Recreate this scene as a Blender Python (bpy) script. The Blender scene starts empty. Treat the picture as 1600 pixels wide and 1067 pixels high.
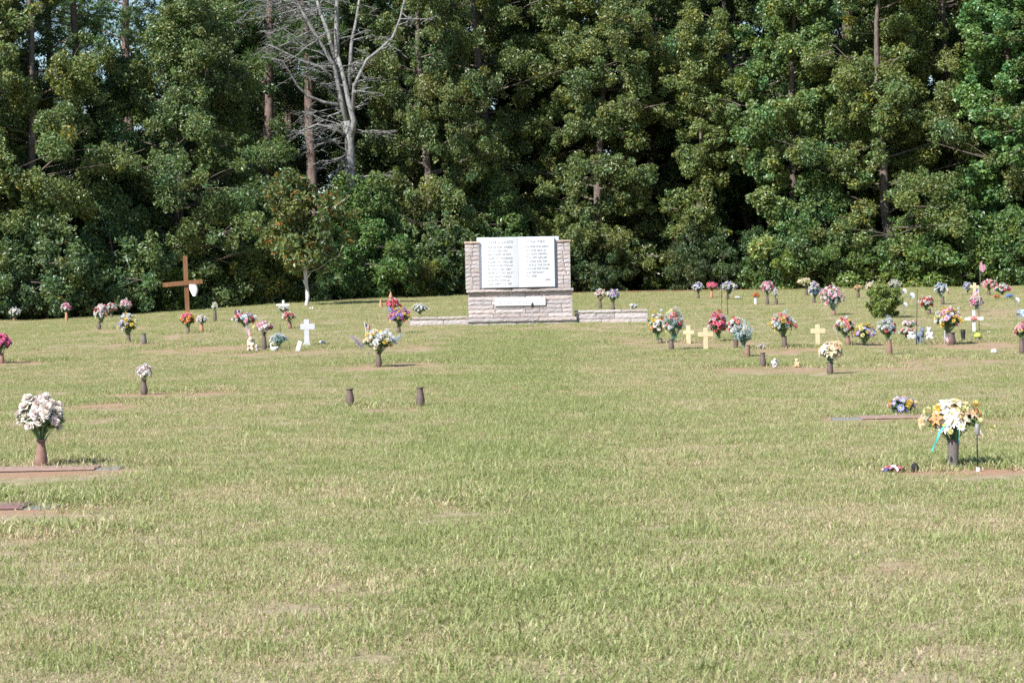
import bpy, bmesh, math, random
import numpy as np
from mathutils import Vector, Matrix, Euler, Quaternion

# ------------------------------------------------------------------ camera, world, sun, exposure
SC = bpy.context.scene
COL = SC.collection
FPX = 3946.0                     # focal length in photo pixels (photo 1600 x 1067)
EYE = 1.5
PITCH = math.atan((533.5 - 470.0) / FPX)
ROLL = math.radians(1.1)
FWD = Vector((0, math.cos(PITCH), -math.sin(PITCH)))
UP0 = Vector((0, math.sin(PITCH), math.cos(PITCH)))
RT0 = Vector((1, 0, 0))
RT = RT0 * math.cos(ROLL) - UP0 * math.sin(ROLL)
UP = UP0 * math.cos(ROLL) + RT0 * math.sin(ROLL)
cam_d = bpy.data.cameras.new('camera')
cam = bpy.data.objects.new('camera', cam_d)
COL.objects.link(cam)
M = Matrix((RT, UP, -FWD)).transposed().to_4x4()
M.translation = Vector((0, 0, EYE))
cam.matrix_world = M
cam_d.sensor_width = 36.0
cam_d.lens = FPX / 1600.0 * 36.0
cam_d.clip_start = 0.5
cam_d.clip_end = 3000.0
cam_d.dof.use_dof = True
cam_d.dof.focus_distance = 30.0
cam_d.dof.aperture_fstop = 12.0
SC.camera = cam

SUN_EL = math.radians(43.0)
SUN_AZ = math.radians(42.0)      # left of straight behind the camera
SV = Vector((-math.sin(SUN_AZ) * math.cos(SUN_EL), -math.cos(SUN_AZ) * math.cos(SUN_EL), math.sin(SUN_EL)))
world = bpy.data.worlds.new('World')
SC.world = world
world.use_nodes = True
wn = world.node_tree.nodes
wl = world.node_tree.links
wn.clear()
wo = wn.new('ShaderNodeOutputWorld')
wb = wn.new('ShaderNodeBackground')
ws = wn.new('ShaderNodeTexSky')
ws.sky_type = 'NISHITA'
ws.sun_disc = False
ws.sun_elevation = SUN_EL
ws.sun_rotation = math.atan2(SV.x, SV.y)
ws.air_density = 1.0
ws.dust_density = 0.0
ws.ozone_density = 3.0
wb.inputs[1].default_value = 0.075
wl.new(ws.outputs[0], wb.inputs[0])
wl.new(wb.outputs[0], wo.inputs[0])
sun_d = bpy.data.lights.new('sun', 'SUN')
sun_d.energy = 4.7
sun_d.angle = math.radians(0.5)
sun_d.color = (1.0, 0.975, 0.935)
sun = bpy.data.objects.new('sun', sun_d)
COL.objects.link(sun)
sun.rotation_euler = (-SV).to_track_quat('-Z', 'Y').to_euler()
sun.location = (0, 0, 60)
SC.view_settings.view_transform = 'Standard'
SC.view_settings.look = 'None'
SC.view_settings.exposure = 1.0
SC.view_settings.gamma = 1.0
SC.cycles.max_bounces = 8
SC.cycles.transparent_max_bounces = 4
SC.cycles.use_denoising = False

R = random.Random(11)
NR = np.random.default_rng(5)

# ------------------------------------------------------------------ terrain
GZ_D = [-1e4, 30, 40, 47, 56, 68, 80, 92, 105, 120, 160, 1e5]
GZ_Z = [0, 0, .12, .24, .5, .86, 1.2, 1.5, 1.76, 2.0, 2.4, 2.4]
def sstep(v, a, b):
    t = np.clip((v - a) / (b - a), 0, 1)
    return t * t * (3 - 2 * t)
def gz(x, y):
    x = np.asarray(x, float); y = np.asarray(y, float)
    z = (np.interp(y - 3, GZ_D, GZ_Z) + np.interp(y, GZ_D, GZ_Z) + np.interp(y + 3, GZ_D, GZ_Z)) / 3
    z = z - 0.42 * sstep(-x, 5, 18) * sstep(y, 50, 85)
    z = z + 0.012 * np.sin(x * 1.7 + 1.3 * np.sin(y * .9)) * np.cos(y * 1.1 + .7)
    return z
def gzf(x, y): return float(gz(x, y))
EDGE_X = [-60, -40, -18, -12, -7, -2, 5, 14, 22, 40, 60]
EDGE_Y = [92, 93, 95, 99, 102, 106, 107, 105, 102, 97, 92]
def edge(x): return np.interp(x, EDGE_X, EDGE_Y)
CAMP = Vector((0, 0, EYE))
def ray(px, py):
    return (FWD + RT * ((px - 800) / FPX) + UP * ((533.5 - py) / FPX))
def hit(px, py):
    """ground point seen at a photo pixel (stops just short of the forest edge)"""
    d = ray(px, py)
    t = 7.0
    while True:
        p = CAMP + d * t
        if p.z <= gzf(p.x, p.y) or p.y > edge(p.x) - 1.2:
            break
        t += 0.05
    return Vector((p.x, p.y, gzf(p.x, p.y)))
def at_depth(px, py, y):
    d = ray(px, py)
    return CAMP + d * (y / d.y)
def ppm(y): return FPX / y       # photo pixels per metre at depth y

# ------------------------------------------------------------------ helpers
def tag(o, label=None, cat=None, group=None, kind=None):
    if label: o['label'] = label
    if cat: o['category'] = cat
    if group: o['group'] = group
    if kind: o['kind'] = kind
    return o
def empty(name, loc, rz=0.0):
    o = bpy.data.objects.new(name, None)
    o.empty_display_size = 0.1
    o.location = loc
    o.rotation_euler = (0, 0, rz)
    COL.objects.link(o)
    return o
class MB:
    def __init__(s): s.v = []; s.f = []; s.m = []; s.sm = []
    def add(s, vs, fs, mi=0, smooth=False):
        b = len(s.v); s.v.extend([tuple(p) for p in vs])
        for f in fs:
            s.f.append(tuple(b + i for i in f)); s.m.append(mi); s.sm.append(smooth)
    def box(s, x0, x1, y0, y1, z0, z1, mi=0):
        s.add([(x0,y0,z0),(x1,y0,z0),(x1,y1,z0),(x0,y1,z0),(x0,y0,z1),(x1,y0,z1),(x1,y1,z1),(x0,y1,z1)],
              [(0,3,2,1),(4,5,6,7),(0,1,5,4),(1,2,6,5),(2,3,7,6),(3,0,4,7)], mi)
    def tube(s, pts, rad, n=6, mi=0, cap=True):
        pts = [Vector(p) for p in pts]
        if not hasattr(rad, '__len__'): rad = [rad] * len(pts)
        vs = []; fs = []
        a = Vector((0.3, 0.9, 0.1))
        for i, p in enumerate(pts):
            d = (pts[min(i+1, len(pts)-1)] - pts[max(i-1, 0)])
            d = d.normalized() if d.length > 1e-9 else Vector((0,0,1))
            u = a - d * a.dot(d)
            if u.length < 1e-3: u = Vector((1,0,0)) - d * d.x
            u.normalize(); w = d.cross(u); a = u
            for k in range(n):
                t = 2 * math.pi * k / n
                vs.append(p + (u * math.cos(t) + w * math.sin(t)) * rad[i])
        for i in range(len(pts) - 1):
            for k in range(n):
                fs.append((i*n+k, i*n+(k+1)%n, (i+1)*n+(k+1)%n, (i+1)*n+k))
        if cap:
            fs.append(tuple(range(n))[::-1]); fs.append(tuple((len(pts)-1)*n + k for k in range(n)))
        s.add(vs, fs, mi, True)
    def lathe(s, prof, n=16, mi=0, c=(0,0,0)):
        vs = []; fs = []
        for r, z in prof:
            for k in range(n):
                t = 2*math.pi*k/n
                vs.append((c[0]+r*math.cos(t), c[1]+r*math.sin(t), c[2]+z))
        for i in range(len(prof)-1):
            for k in range(n):
                fs.append((i*n+k, i*n+(k+1)%n, (i+1)*n+(k+1)%n, (i+1)*n+k))
        fs.append(tuple(range(n))[::-1]); fs.append(tuple((len(prof)-1)*n+k for k in range(n)))
        s.add(vs, fs, mi, True)
    def ball(s, c, r, mi=0, nu=12, nv=8, rot=None):
        if not hasattr(r, '__len__'): r = (r, r, r)
        vs = []; fs = []
        for j in range(nv+1):
            ph = math.pi*j/nv
            for i in range(nu):
                th = 2*math.pi*i/nu
                p = Vector((math.sin(ph)*math.cos(th)*r[0], math.sin(ph)*math.sin(th)*r[1], math.cos(ph)*r[2]))
                if rot: p = rot @ p
                vs.append((c[0]+p.x, c[1]+p.y, c[2]+p.z))
        for j in range(nv):
            for i in range(nu):
                fs.append((j*nu+i, (j+1)*nu+i, (j+1)*nu+(i+1)%nu, j*nu+(i+1)%nu))
        s.add(vs, fs, mi, True)
    def mesh(s, name, mats):
        me = bpy.data.meshes.new(name)
        me.from_pydata(s.v, [], s.f)
        if not isinstance(mats, (list, tuple)): mats = [mats]
        for m in mats: me.materials.append(m)
        me.polygons.foreach_set('material_index', s.m)
        me.polygons.foreach_set('use_smooth', s.sm)
        me.update()
        return me
    def build(s, name, mats, parent=None, loc=None, bevel=0.0):
        o = bpy.data.objects.new(name, s.mesh(name, mats))
        COL.objects.link(o)
        if parent: o.parent = parent
        if loc is not None: o.location = loc
        if bevel:
            b = o.modifiers.new('bevel', 'BEVEL'); b.width = bevel; b.segments = 2; b.limit_method = 'ANGLE'
        return o
def obj_of(name, me, parent=None, loc=None):
    o = bpy.data.objects.new(name, me); COL.objects.link(o)
    if parent: o.parent = parent
    if loc is not None: o.location = loc
    return o
def np_mesh(name, V, F, mat, cols=None, smooth=False):
    """V (n,3), F (m,k) constant-size faces; cols (m,3) face colours"""
    me = bpy.data.meshes.new(name)
    n, (m, k) = len(V), F.shape
    me.vertices.add(n); me.vertices.foreach_set('co', np.ascontiguousarray(V, np.float32).ravel())
    me.loops.add(m*k); me.loops.foreach_set('vertex_index', np.ascontiguousarray(F, np.int32).ravel())
    me.polygons.add(m)
    me.polygons.foreach_set('loop_start', np.arange(0, m*k, k, dtype=np.int32))
    me.polygons.foreach_set('use_smooth', np.full(m, smooth))
    me.update(calc_edges=True)
    if cols is not None:
        a = me.attributes.new('tone', 'FLOAT_COLOR', 'FACE')
        a.data.foreach_set('color', np.c_[cols, np.ones(m)].astype(np.float32).ravel())
    me.materials.append(mat)
    return me

# ------------------------------------------------------------------ materials
def mat(name, color=(.5,.5,.5), rough=.7, spec=.3, metal=0.0):
    m = bpy.data.materials.new(name); m.use_nodes = True
    b = m.node_tree.nodes['Principled BSDF']
    b.inputs['Base Color'].default_value = (*color, 1)
    b.inputs['Roughness'].default_value = rough
    b.inputs['Specular IOR Level'].default_value = spec
    b.inputs['Metallic'].default_value = metal
    return m
class NT:
    """small node-graph helper"""
    def __init__(s, m): s.nt = m.node_tree; s.n = s.nt.nodes; s.l = s.nt.links; s.b = s.n['Principled BSDF']
    def new(s, t, **kw):
        x = s.n.new(t)
        for k, v in kw.items(): setattr(x, k, v)
        return x
    def link(s, a, b): s.l.new(a, b)
    def noise(s, scale, detail=4, rough=.55, vec=None):
        x = s.new('ShaderNodeTexNoise'); x.inputs['Scale'].default_value = scale
        x.inputs['Detail'].default_value = detail; x.inputs['Roughness'].default_value = rough
        if vec is not None: s.link(vec, x.inputs['Vector'])
        return x.outputs['Fac']
    def ramp(s, fac, stops):
        x = s.new('ShaderNodeValToRGB'); e = x.color_ramp.elements
        while len(e) > 1: e.remove(e[-1])
        e[0].position = stops[0][0]; e[0].color = (*stops[0][1], 1)
        for p, c in stops[1:]:
            q = e.new(p); q.color = (*c, 1)
        s.link(fac, x.inputs[0]); return x.outputs[0]
    def mix(s, fac, a, b, mode='MIX'):
        x = s.new('ShaderNodeMix', data_type='RGBA', blend_type=mode)
        for v, i in ((fac, 0), (a, 6), (b, 7)):
            if hasattr(v, 'links'): s.link(v, x.inputs[i])
            elif i == 0: x.inputs[0].default_value = v
            else: x.inputs[i].default_value = (*v, 1)
        return x.outputs[2]
    def math(s, op, a, b=0.0):
        x = s.new('ShaderNodeMath', operation=op)
        for v, i in ((a, 0), (b, 1)):
            if hasattr(v, 'links'): s.link(v, x.inputs[i])
            else: x.inputs[i].default_value = v
        return x.outputs[0]
    def attr(s, name):
        return s.new('ShaderNodeAttribute', attribute_name=name)
    def pos(s): return s.new('ShaderNodeNewGeometry').outputs['Position']
    def bump(s, h, dist=.01, strength=.6):
        x = s.new('ShaderNodeBump'); x.inputs['Distance'].default_value = dist; x.inputs['Strength'].default_value = strength
        s.link(h, x.inputs['Height']); s.link(x.outputs[0], s.b.inputs['Normal'])
def mottled(name, c0, c1, scale=20, rough=.7, spec=.3, bump=0.0, metal=0.0):
    m = mat(name, c0, rough, spec, metal); g = NT(m)
    tc = g.new('ShaderNodeTexCoord').outputs['Object']
    f = g.noise(scale, 5, .6, tc)
    g.link(g.ramp(f, [(.3, c0), (.7, c1)]), g.b.inputs['Base Color'])
    if bump: g.bump(f, bump)
    return m
def leaf_mat(name, base, rough=.42, spec=.5, transl=.3, var=1.0):
    """leaf surface: face 'tone' attribute x base x the object's own tint; part of the light passes through"""
    m = mat(name, base, rough, spec); g = NT(m)
    c = g.mix(1.0, g.attr('tone').outputs['Color'], base, 'MULTIPLY')
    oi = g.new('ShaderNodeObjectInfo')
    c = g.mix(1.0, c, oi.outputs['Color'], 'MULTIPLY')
    g.link(c, g.b.inputs['Base Color'])
    tr = g.new('ShaderNodeBsdfTranslucent')
    c2 = g.mix(1.0, c, (1.3, 1.5, .5), 'MULTIPLY'); g.link(c2, tr.inputs[0])
    mx = g.new('ShaderNodeMixShader'); mx.inputs[0].default_value = transl
    g.link(g.b.outputs[0], mx.inputs[1]); g.link(tr.outputs[0], mx.inputs[2])
    g.link(mx.outputs[0], g.n['Material Output'].inputs[0])
    return m
def bark_mat(name, c0, c1, zs=3.0, sc=14):
    m = mat(name, c0, .9, .15); g = NT(m)
    tc = g.new('ShaderNodeTexCoord').outputs['Object']
    mp = g.new('ShaderNodeMapping'); mp.inputs['Scale'].default_value = (1, 1, 1/zs); g.link(tc, mp.inputs[0])
    f = g.noise(sc, 6, .7, mp.outputs[0])
    g.link(g.ramp(f, [(.35, c0), (.65, c1)]), g.b.inputs['Base Color'])
    g.bump(f, .03, .8)
    return m
def petal_mat(name, c):
    m = mat(name, c, .6, .25); g = NT(m)
    oi = g.new('ShaderNodeObjectInfo')
    r = g.ramp(oi.outputs['Random'], [(0, tuple(v*.82 for v in c)), (1, tuple(min(.88, v*1.12) for v in c))])
    g.link(r, g.b.inputs['Base Color'])
    tr = g.new('ShaderNodeBsdfTranslucent'); g.link(r, tr.inputs[0])
    mx = g.new('ShaderNodeMixShader'); mx.inputs[0].default_value = .35
    g.link(g.b.outputs[0], mx.inputs[1]); g.link(tr.outputs[0], mx.inputs[2])
    g.link(mx.outputs[0], g.n['Material Output'].inputs[0])
    return m
PAL = dict(white=(.78,.78,.76), cream=(.78,.68,.48), yellow=(.80,.60,.08), paleyellow=(.80,.74,.32), orange=(.80,.25,.03),
           red=(.62,.04,.045), hotpink=(.78,.10,.28), pink=(.80,.38,.50), palepink=(.82,.68,.66), blush=(.84,.72,.64), purple=(.36,.18,.58),
           lavender=(.55,.45,.72), blue=(.26,.42,.76), paleblue=(.62,.72,.82), peach=(.80,.50,.28), magenta=(.62,.10,.42),
           violet=(.34,.34,.80), aqua=(.30,.62,.60), greyblue=(.50,.58,.62), coral=(.78,.28,.25))
PM = {k: petal_mat('petal_' + k, tuple(.84*q + .13 for q in v)) for k, v in PAL.items()}
M_center = mat('flower_center', (.7,.45,.05), .8)
M_silk = leaf_mat('silk_leaf', (.11,.19,.085), .5, .4, .2)
M_silkblue = leaf_mat('silk_leaf_bluish', (.13,.24,.19), .5, .4, .2)
M_stem = mat('flower_stem', (.05,.12,.04), .6)
M_bronze = mottled('dark_bronze', (.085,.062,.052), (.15,.105,.09), 25, .55, .4)
M_bronzegrey = mottled('grey_bronze', (.10,.088,.085), (.17,.145,.135), 25, .5, .4)
M_rust = mottled('rusty_bronze', (.17,.092,.068), (.27,.165,.13), 18, .65, .3)
M_terra = mottled('terracotta', (.36,.18,.10), (.45,.25,.16), 14, .8, .2)
M_white = mat('white_paint', (.56,.56,.55), .55)
M_ceramic = mottled('pale_stoneware', (.42,.345,.26), (.52,.44,.35), 30, .6)
M_tan = mottled('tan_wood', (.50,.40,.235), (.58,.475,.305), 12, .8, .15)
M_wood = bark_mat('stained_wood', (.14,.07,.036), (.235,.12,.062), 6, 9)
M_iron = mat('black_iron', (.02,.02,.022), .5, .4)
M_steel = mat('dull_steel', (.22,.22,.21), .5, .4)
M_greystone = mottled('grey_granite', (.17,.17,.165), (.25,.25,.245), 60, .9, .08)
M_plate = mottled('bronze_plate', (.26,.175,.14), (.37,.255,.21), 25, .6, .3)
M_plate_dark = mottled('bronze_plate_purple', (.19,.11,.10), (.26,.16,.15), 25, .6, .3)
M_cloth = mottled('white_cloth', (.72,.72,.72), (.80,.80,.80), 8, .9, .1)
M_red = mat('flag_red', (.50,.03,.05), .8); M_blue = mat('flag_blue', (.03,.05,.18), .8)
M_ribbon = mat('teal_ribbon', (.10,.48,.42), .4)
M_plush = mottled('white_plush', (.42,.41,.395), (.54,.53,.515), 40, .95, .1)
M_dogblue = mottled('blue_grey_fur', (.10,.13,.18), (.20,.24,.30), 30, .9, .1)
M_clear = mat('pale_plastic', (.62,.70,.76), .25, .5)
# ------------------------------------------------------------------ ground
# worn patches: (photo x, photo y, half width px, half depth m, strength)
DIRT_PX = [(80,741,140,.30,.95),(50,799,115,.28,.8),(165,634,95,.5,.75),(255,616,110,.4,.75),(1520,737,140,.34,1.0),(1410,658,120,.3,.7),
 (1130,537,60,.6,.55),(1010,533,70,1.0,.45),(1180,576,90,.4,.7),(1310,578,160,.5,.6),(1470,566,120,.6,.5),(1560,540,80,.6,.6),(1490,540,60,.6,.7),
 (560,575,60,.6,.6),(640,540,50,.9,.6),(330,546,110,.9,.6),(440,551,90,.5,.6),(600,640,70,.4,.45),(30,568,60,.5,.6),(215,540,50,.5,.6),(180,515,60,1.2,.4),
 (716,791,40,.18,.85),(1410,890,60,.22,.35),(500,930,90,.3,.35),(1050,700,120,.6,.35),(60,840,80,.3,.45),(1560,660,70,.5,.5),(640,570,80,.5,.5),(1000,790,120,.3,.35),
 (880,512,170,.5,.35),(1390,540,50,.6,.6),(1230,548,60,.6,.6),(300,524,50,.8,.4),(1540,488,60,1.2,.4),(120,660,100,.4,.3)]
DIRT = []
for (px, py, hw, hd, st) in DIRT_PX:
    p = hit(px, py); DIRT.append((p.x, p.y, hw / ppm(p.y), hd*(.7+p.y/28), st))
SLABS = []
for (cx_, cy_, x0_, x1_, d0_, d1_) in ((65,737,-40,186,-.02,.46),(30,796,-80,84,-.02,.46),(1395,655,1302,1450,-.05,.5)):
    p = hit(cx_, cy_); s = ppm(p.y); SLABS.append((p.x+(x0_-cx_)/s, p.x+(x1_-cx_)/s, p.y+d0_, p.y+d1_))
    DIRT.append((p.x+((x0_+x1_)/2-cx_)/s, p.y+.08, (x1_-x0_)/2/s+.12, .48, .9))
def wob(x, y, s=1.0):
    return (np.sin(x*2.3*s+1.7*np.sin(y*1.9*s))+np.sin(y*3.1*s+1.3*np.sin(x*2.7*s+.5))+.6*np.sin(x*7.1*s+y*5.3*s))/2.6
def dirt_mask(x, y):
    m = np.zeros_like(x)
    for (cx, cy, a, b, st) in DIRT:
        q = ((x-cx)/a)**2 + ((y-cy)/b)**2
        near = q < 4
        if near.any():
            v = st * np.clip(1.35 - q - .55*wob(x, y, 2.0) - .35*wob(x, y, 5.3), 0, 1)
            m = np.where(near, np.maximum(m, v), m)
    return m
def litter_mask(x, y):
    e = edge(x)
    return np.clip((y - (e - 1.5 - 2.2*np.exp(-((x+5)/4.5)**2) - 1.4*np.exp(-((x-9)/8)**2) + .7*wob(x, y, .5))) / 1.2, 0, 1)
def axis(segs):
    out = []
    for a, b, n in segs: out += list(np.linspace(a, b, n, endpoint=False))
    return np.array(out + [segs[-1][1]])
gx = axis([(-900,-100,12),(-100,-34,22),(-34,34,270),(34,100,22),(100,900,12)])
gy = axis([(-300,0,10),(0,8,10),(8,60,260),(60,112,170),(112,180,20),(180,1200,12)])
X, Y = np.meshgrid(gx, gy)
Z = gz(X, Y)
nx, ny = len(gx), len(gy)
V = np.c_[X.ravel(), Y.ravel(), Z.ravel()]
i = np.arange(nx*ny).reshape(ny, nx)
F = np.stack([i[:-1,:-1], i[:-1,1:], i[1:,1:], i[1:,:-1]], -1).reshape(-1, 4)
M_ground = mat('lawn_soil', (.3,.3,.2), .95, .1)
g = NT(M_ground); P = g.pos()
f1 = g.noise(.55, 4, .6, P); f2 = g.noise(9, 6, .7, P); f3 = g.noise(70, 3, .7, P)
turf = g.mix(g.ramp(f2, [(.35,(0,0,0)),(.65,(1,1,1))]), (.21,.19,.10), (.40,.32,.21))
turf = g.mix(g.ramp(f1, [(.4,(0,0,0)),(.62,(.6,.6,.6))]), turf, (.36,.28,.20))
soil = g.mix(f3, (.27,.145,.09), (.43,.27,.185))
lit = g.mix(f3, (.15,.08,.045), (.30,.17,.10))
c = g.mix(g.math('MULTIPLY', g.attr('dirt').outputs['Fac'], g.math('ADD', .35, g.math('MULTIPLY', f2, 1.1))), turf, soil)
c = g.mix(g.attr('litter').outputs['Fac'], c, lit)
g.link(c, g.b.inputs['Base Color'])
g.bump(f3, .02, .7)
me = np_mesh('ground', V, F, M_ground, smooth=True)
for nm, fn in (('dirt', dirt_mask), ('litter', litter_mask)):
    a = me.attributes.new(nm, 'FLOAT', 'POINT'); a.data.foreach_set('value', fn(V[:,0], V[:,1]).astype(np.float32))
tag(obj_of('ground', me), 'grassy cemetery ground rising gently to the woods', 'ground', kind='structure')

# ------------------------------------------------------------------ grass blades (stuff, instanced tufts)
M_blade = mat('grass_blade', (.2,.25,.1), .5, .35)
g = NT(M_blade); P = g.pos()
n1 = g.noise(.34, 5, .6, P); n2 = g.noise(2.0, 3, .6, P)
k = g.math('ADD', g.math('MULTIPLY', n1, .55), g.math('MULTIPLY', n2, .45))
oi = g.new('ShaderNodeObjectInfo')
tn = g.attr('tone')
sep = g.new('ShaderNodeSeparateColor'); g.link(tn.outputs['Color'], sep.inputs[0])
sel = g.math('ADD', g.math('MULTIPLY', g.math('SUBTRACT', k, .5), 2.3), sep.outputs[0])
xyz = g.new('ShaderNodeSeparateXYZ'); g.link(P, xyz.inputs[0])
off = g.math('DIVIDE', g.math('SUBTRACT', xyz.outputs[0], .15), g.math('ADD', .55, g.math('MULTIPLY', xyz.outputs[1], .018)))
sel = g.math('SUBTRACT', sel, g.math('MULTIPLY', g.math('POWER', 2.718, g.math('MULTIPLY', g.math('MULTIPLY', off, off), -1.0)), .16))   # the unmown strip up the middle is greener
green = g.mix(sep.outputs[1], (.174,.215,.062), (.392,.420,.188))
straw = g.mix(sep.outputs[1], (.39,.295,.185), (.61,.515,.35))
c = g.mix(g.ramp(sel, [(.36,(0,0,0)),(.61,(1,1,1))]), green, straw)
g.link(c, g.b.inputs['Base Color'])
tr = g.new('ShaderNodeBsdfTranslucent'); g.link(g.mix(1.0, c, (1.1,1.2,.6), 'MULTIPLY'), tr.inputs[0])
mx = g.new('ShaderNodeMixShader'); mx.inputs[0].default_value = .3
g.link(g.b.outputs[0], mx.inputs[1]); g.link(tr.outputs[0], mx.inputs[2]); g.link(mx.outputs[0], g.n['Material Output'].inputs[0])

def tuft_mesh(name, n, rad, hmin, hmax, width, lean, seed, dry=0.0):
    rg = np.random.default_rng(seed)
    r = rad*np.sqrt(rg.random(n)); th = rg.random(n)*2*np.pi
    b = np.c_[r*np.cos(th), r*np.sin(th), np.full(n, -.006)]
    az = rg.random(n)*2*np.pi; ln = (.15+rg.random(n)**1.3)*lean; h = hmin+(hmax-hmin)*rg.random(n)**1.6
    dryness = rg.random(n); flat_ = dryness > .55; h = np.where(flat_, h*.65, h); ln = np.where(flat_, np.minimum(2.2, ln*1.5+.3), ln)
    d = np.c_[np.cos(az), np.sin(az), np.zeros(n)]; s = np.c_[-np.sin(az), np.cos(az), np.zeros(n)]
    tw = rg.random(n)*2*np.pi                       # blades face any way
    s = s*np.cos(tw)[:,None] + d*np.sin(tw)[:,None]*.7
    w = width*(.6+.8*rg.random(n))[:,None]
    up = np.array([0,0,1.0])
    p1 = b + up*(h*.5)[:,None] + d*(h*ln*.28)[:,None]
    p2 = b + up*(h*np.clip(1-.35*ln, .15, 1))[:,None] + d*(h*ln*.95)[:,None]
    Vv = np.stack([b-s*w*.5, b+s*w*.5, p1-s*w*.42, p1+s*w*.42, p2-s*w*.08, p2+s*w*.08], 1).reshape(-1,3)
    o = (np.arange(n)*6)[:,None]
    Ff = np.concatenate([o+np.array([0,1,3,2]), o+np.array([2,3,5,4])])
    cc = np.c_[dryness*.9+.05+dry, rg.random(n), np.zeros(n)]
    return np_mesh(name, Vv, Ff, M_blade, np.concatenate([cc, cc]))
tcol = bpy.data.collections.new('grass_tufts')
NT_SHORT, NT_TALL, NT_STALK = 8, 4, 3
for q in range(NT_SHORT): tcol.objects.link(bpy.data.objects.new('tuft_%02d' % q, tuft_mesh('tuft', 480, .27, .016, .062, .0050, 1.7, q+1, .04)))
for q in range(NT_TALL): tcol.objects.link(bpy.data.objects.new('tuft_%02d' % (NT_SHORT+q), tuft_mesh('tuft', 140, .17, .040, .115, .0056, 1.1, q+31, -.22)))
for q in range(NT_STALK): tcol.objects.link(bpy.data.objects.new('tuft_%02d' % (NT_SHORT+NT_TALL+q), tuft_mesh('tuft', 7, .3, .10, .19, .0042, 1.5, q+61, .1)))

def scatter(step, y0, y1, jit=1.0):
    ys = np.arange(y0, y1, step); out = []
    for y in ys:
        w = .203*y*1.12 + 4.2
        xs = np.arange(-w, w, step); out.append(np.c_[xs, np.full(len(xs), y)])
    p = np.concatenate(out); return p + (NR.random(p.shape)-.5)*step*jit*1.6
MON = hit(815, 507)              # foot of the monument
mon_y = MON.y
def clear(p):
    e = edge(p[:,0]) - .3
    on_mon = (np.abs(p[:,0]-MON.x) < 3.3) & (p[:,1] > mon_y-.02) & (p[:,1] < mon_y+1.0)
    ok = (p[:,1] < e) & ~on_mon
    for (mx0, mx1, my0, my1) in SLABS: ok &= ~((p[:,0] > mx0-.05) & (p[:,0] < mx1+.05) & (p[:,1] > my0-.02) & (p[:,1] < my1-.02) & (NR.random(len(p)) > .04))
    return ok
pts = []; idx = []; scl = []
a = np.concatenate([scatter(.26, 6.5, 30), scatter(.30, 30, 60), scatter(.40, 60, 109)])
a = a[clear(a)]; dm = dirt_mask(a[:,0], a[:,1])
keep = NR.random(len(a)) > np.maximum(dm*1.0, litter_mask(a[:,0], a[:,1])*1.1); a = a[keep]; dm = dm[keep]
lip = (np.maximum(dirt_mask(a[:,0], a[:,1]-.4), dirt_mask(a[:,0], a[:,1]-.9)) > .35) & (dm < .25)
trim = np.maximum(dirt_mask(a[:,0], a[:,1]+.35), dirt_mask(a[:,0], a[:,1]+.8))*(dm < .3)
hn = wob(a[:,0], a[:,1], .33)*.5 + wob(a[:,0], a[:,1], 1.1)*.5
strip = np.exp(-((a[:,0]-.1)/(.6+.02*a[:,1]))**2)
s = np.clip(1.0 + .38*hn + .30*strip - .45*dm + 1.1*lip - .75*trim, .3, 2.2)*(.85+.3*NR.random(len(a)))
pts.append(a); idx.append(NR.integers(0, NT_SHORT, len(a))); scl.append(s)
b = np.concatenate([scatter(.34, 6.5, 36), scatter(.55, 36, 108)]); b = b[clear(b)]
hb = wob(b[:,0]+3, b[:,1], .8) + .9*np.exp(-((b[:,0]-.1)/(.5+.02*b[:,1]))**2) + .5*wob(b[:,0], b[:,1]+9, 2.3)
kb = (NR.random(len(b)) < np.clip(.30+.45*hb, .03, .95)) & (dirt_mask(b[:,0], b[:,1]) < .3) & (dirt_mask(b[:,0], b[:,1]+.5) < .35) & (dirt_mask(b[:,0], b[:,1]+1.) < .35); b = b[kb]
pts.append(b); idx.append(NR.integers(NT_SHORT, NT_SHORT+NT_TALL, len(b))); scl.append(.6+.6*NR.random(len(b)))
c = np.concatenate([scatter(.55, 6.5, 34), scatter(1.2, 34, 105)]); c = c[clear(c)]; c = c[(dirt_mask(c[:,0], c[:,1]) < .3) & (NR.random(len(c)) < .6)]
pts.append(c); idx.append(NR.integers(NT_SHORT+NT_TALL, NT_SHORT+NT_TALL+NT_STALK, len(c))); scl.append(.7+.5*NR.random(len(c)))
# rim of longer grass round each worn patch is left by the mower
P2 = np.concatenate(pts); I2 = np.concatenate(idx); S2 = np.concatenate(scl)
gm = bpy.data.meshes.new('grass')
gm.vertices.add(len(P2)); gm.vertices.foreach_set('co', np.c_[P2, gz(P2[:,0], P2[:,1])].astype(np.float32).ravel())
a_ = gm.attributes.new('variant', 'INT', 'POINT'); a_.data.foreach_set('value', I2.astype(np.int32))
a_ = gm.attributes.new('size', 'FLOAT', 'POINT'); a_.data.foreach_set('value', S2.astype(np.float32))
a_ = gm.attributes.new('turn', 'FLOAT', 'POINT'); a_.data.foreach_set('value', (NR.random(len(P2))*6.2832).astype(np.float32))
grass = obj_of('grass', gm)
tag(grass, 'short mown lawn of mixed green and straw coloured blades', 'grass', kind='stuff')
ng = bpy.data.node_groups.new('scatter_tufts', 'GeometryNodeTree')
ng.interface.new_socket('Geometry', in_out='INPUT', socket_type='NodeSocketGeometry')
ng.interface.new_socket('Geometry', in_out='OUTPUT', socket_type='NodeSocketGeometry')
gi = ng.nodes.new('NodeGroupInput'); go = ng.nodes.new('NodeGroupOutput')
ci = ng.nodes.new('GeometryNodeCollectionInfo'); ci.inputs['Collection'].default_value = tcol
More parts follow.
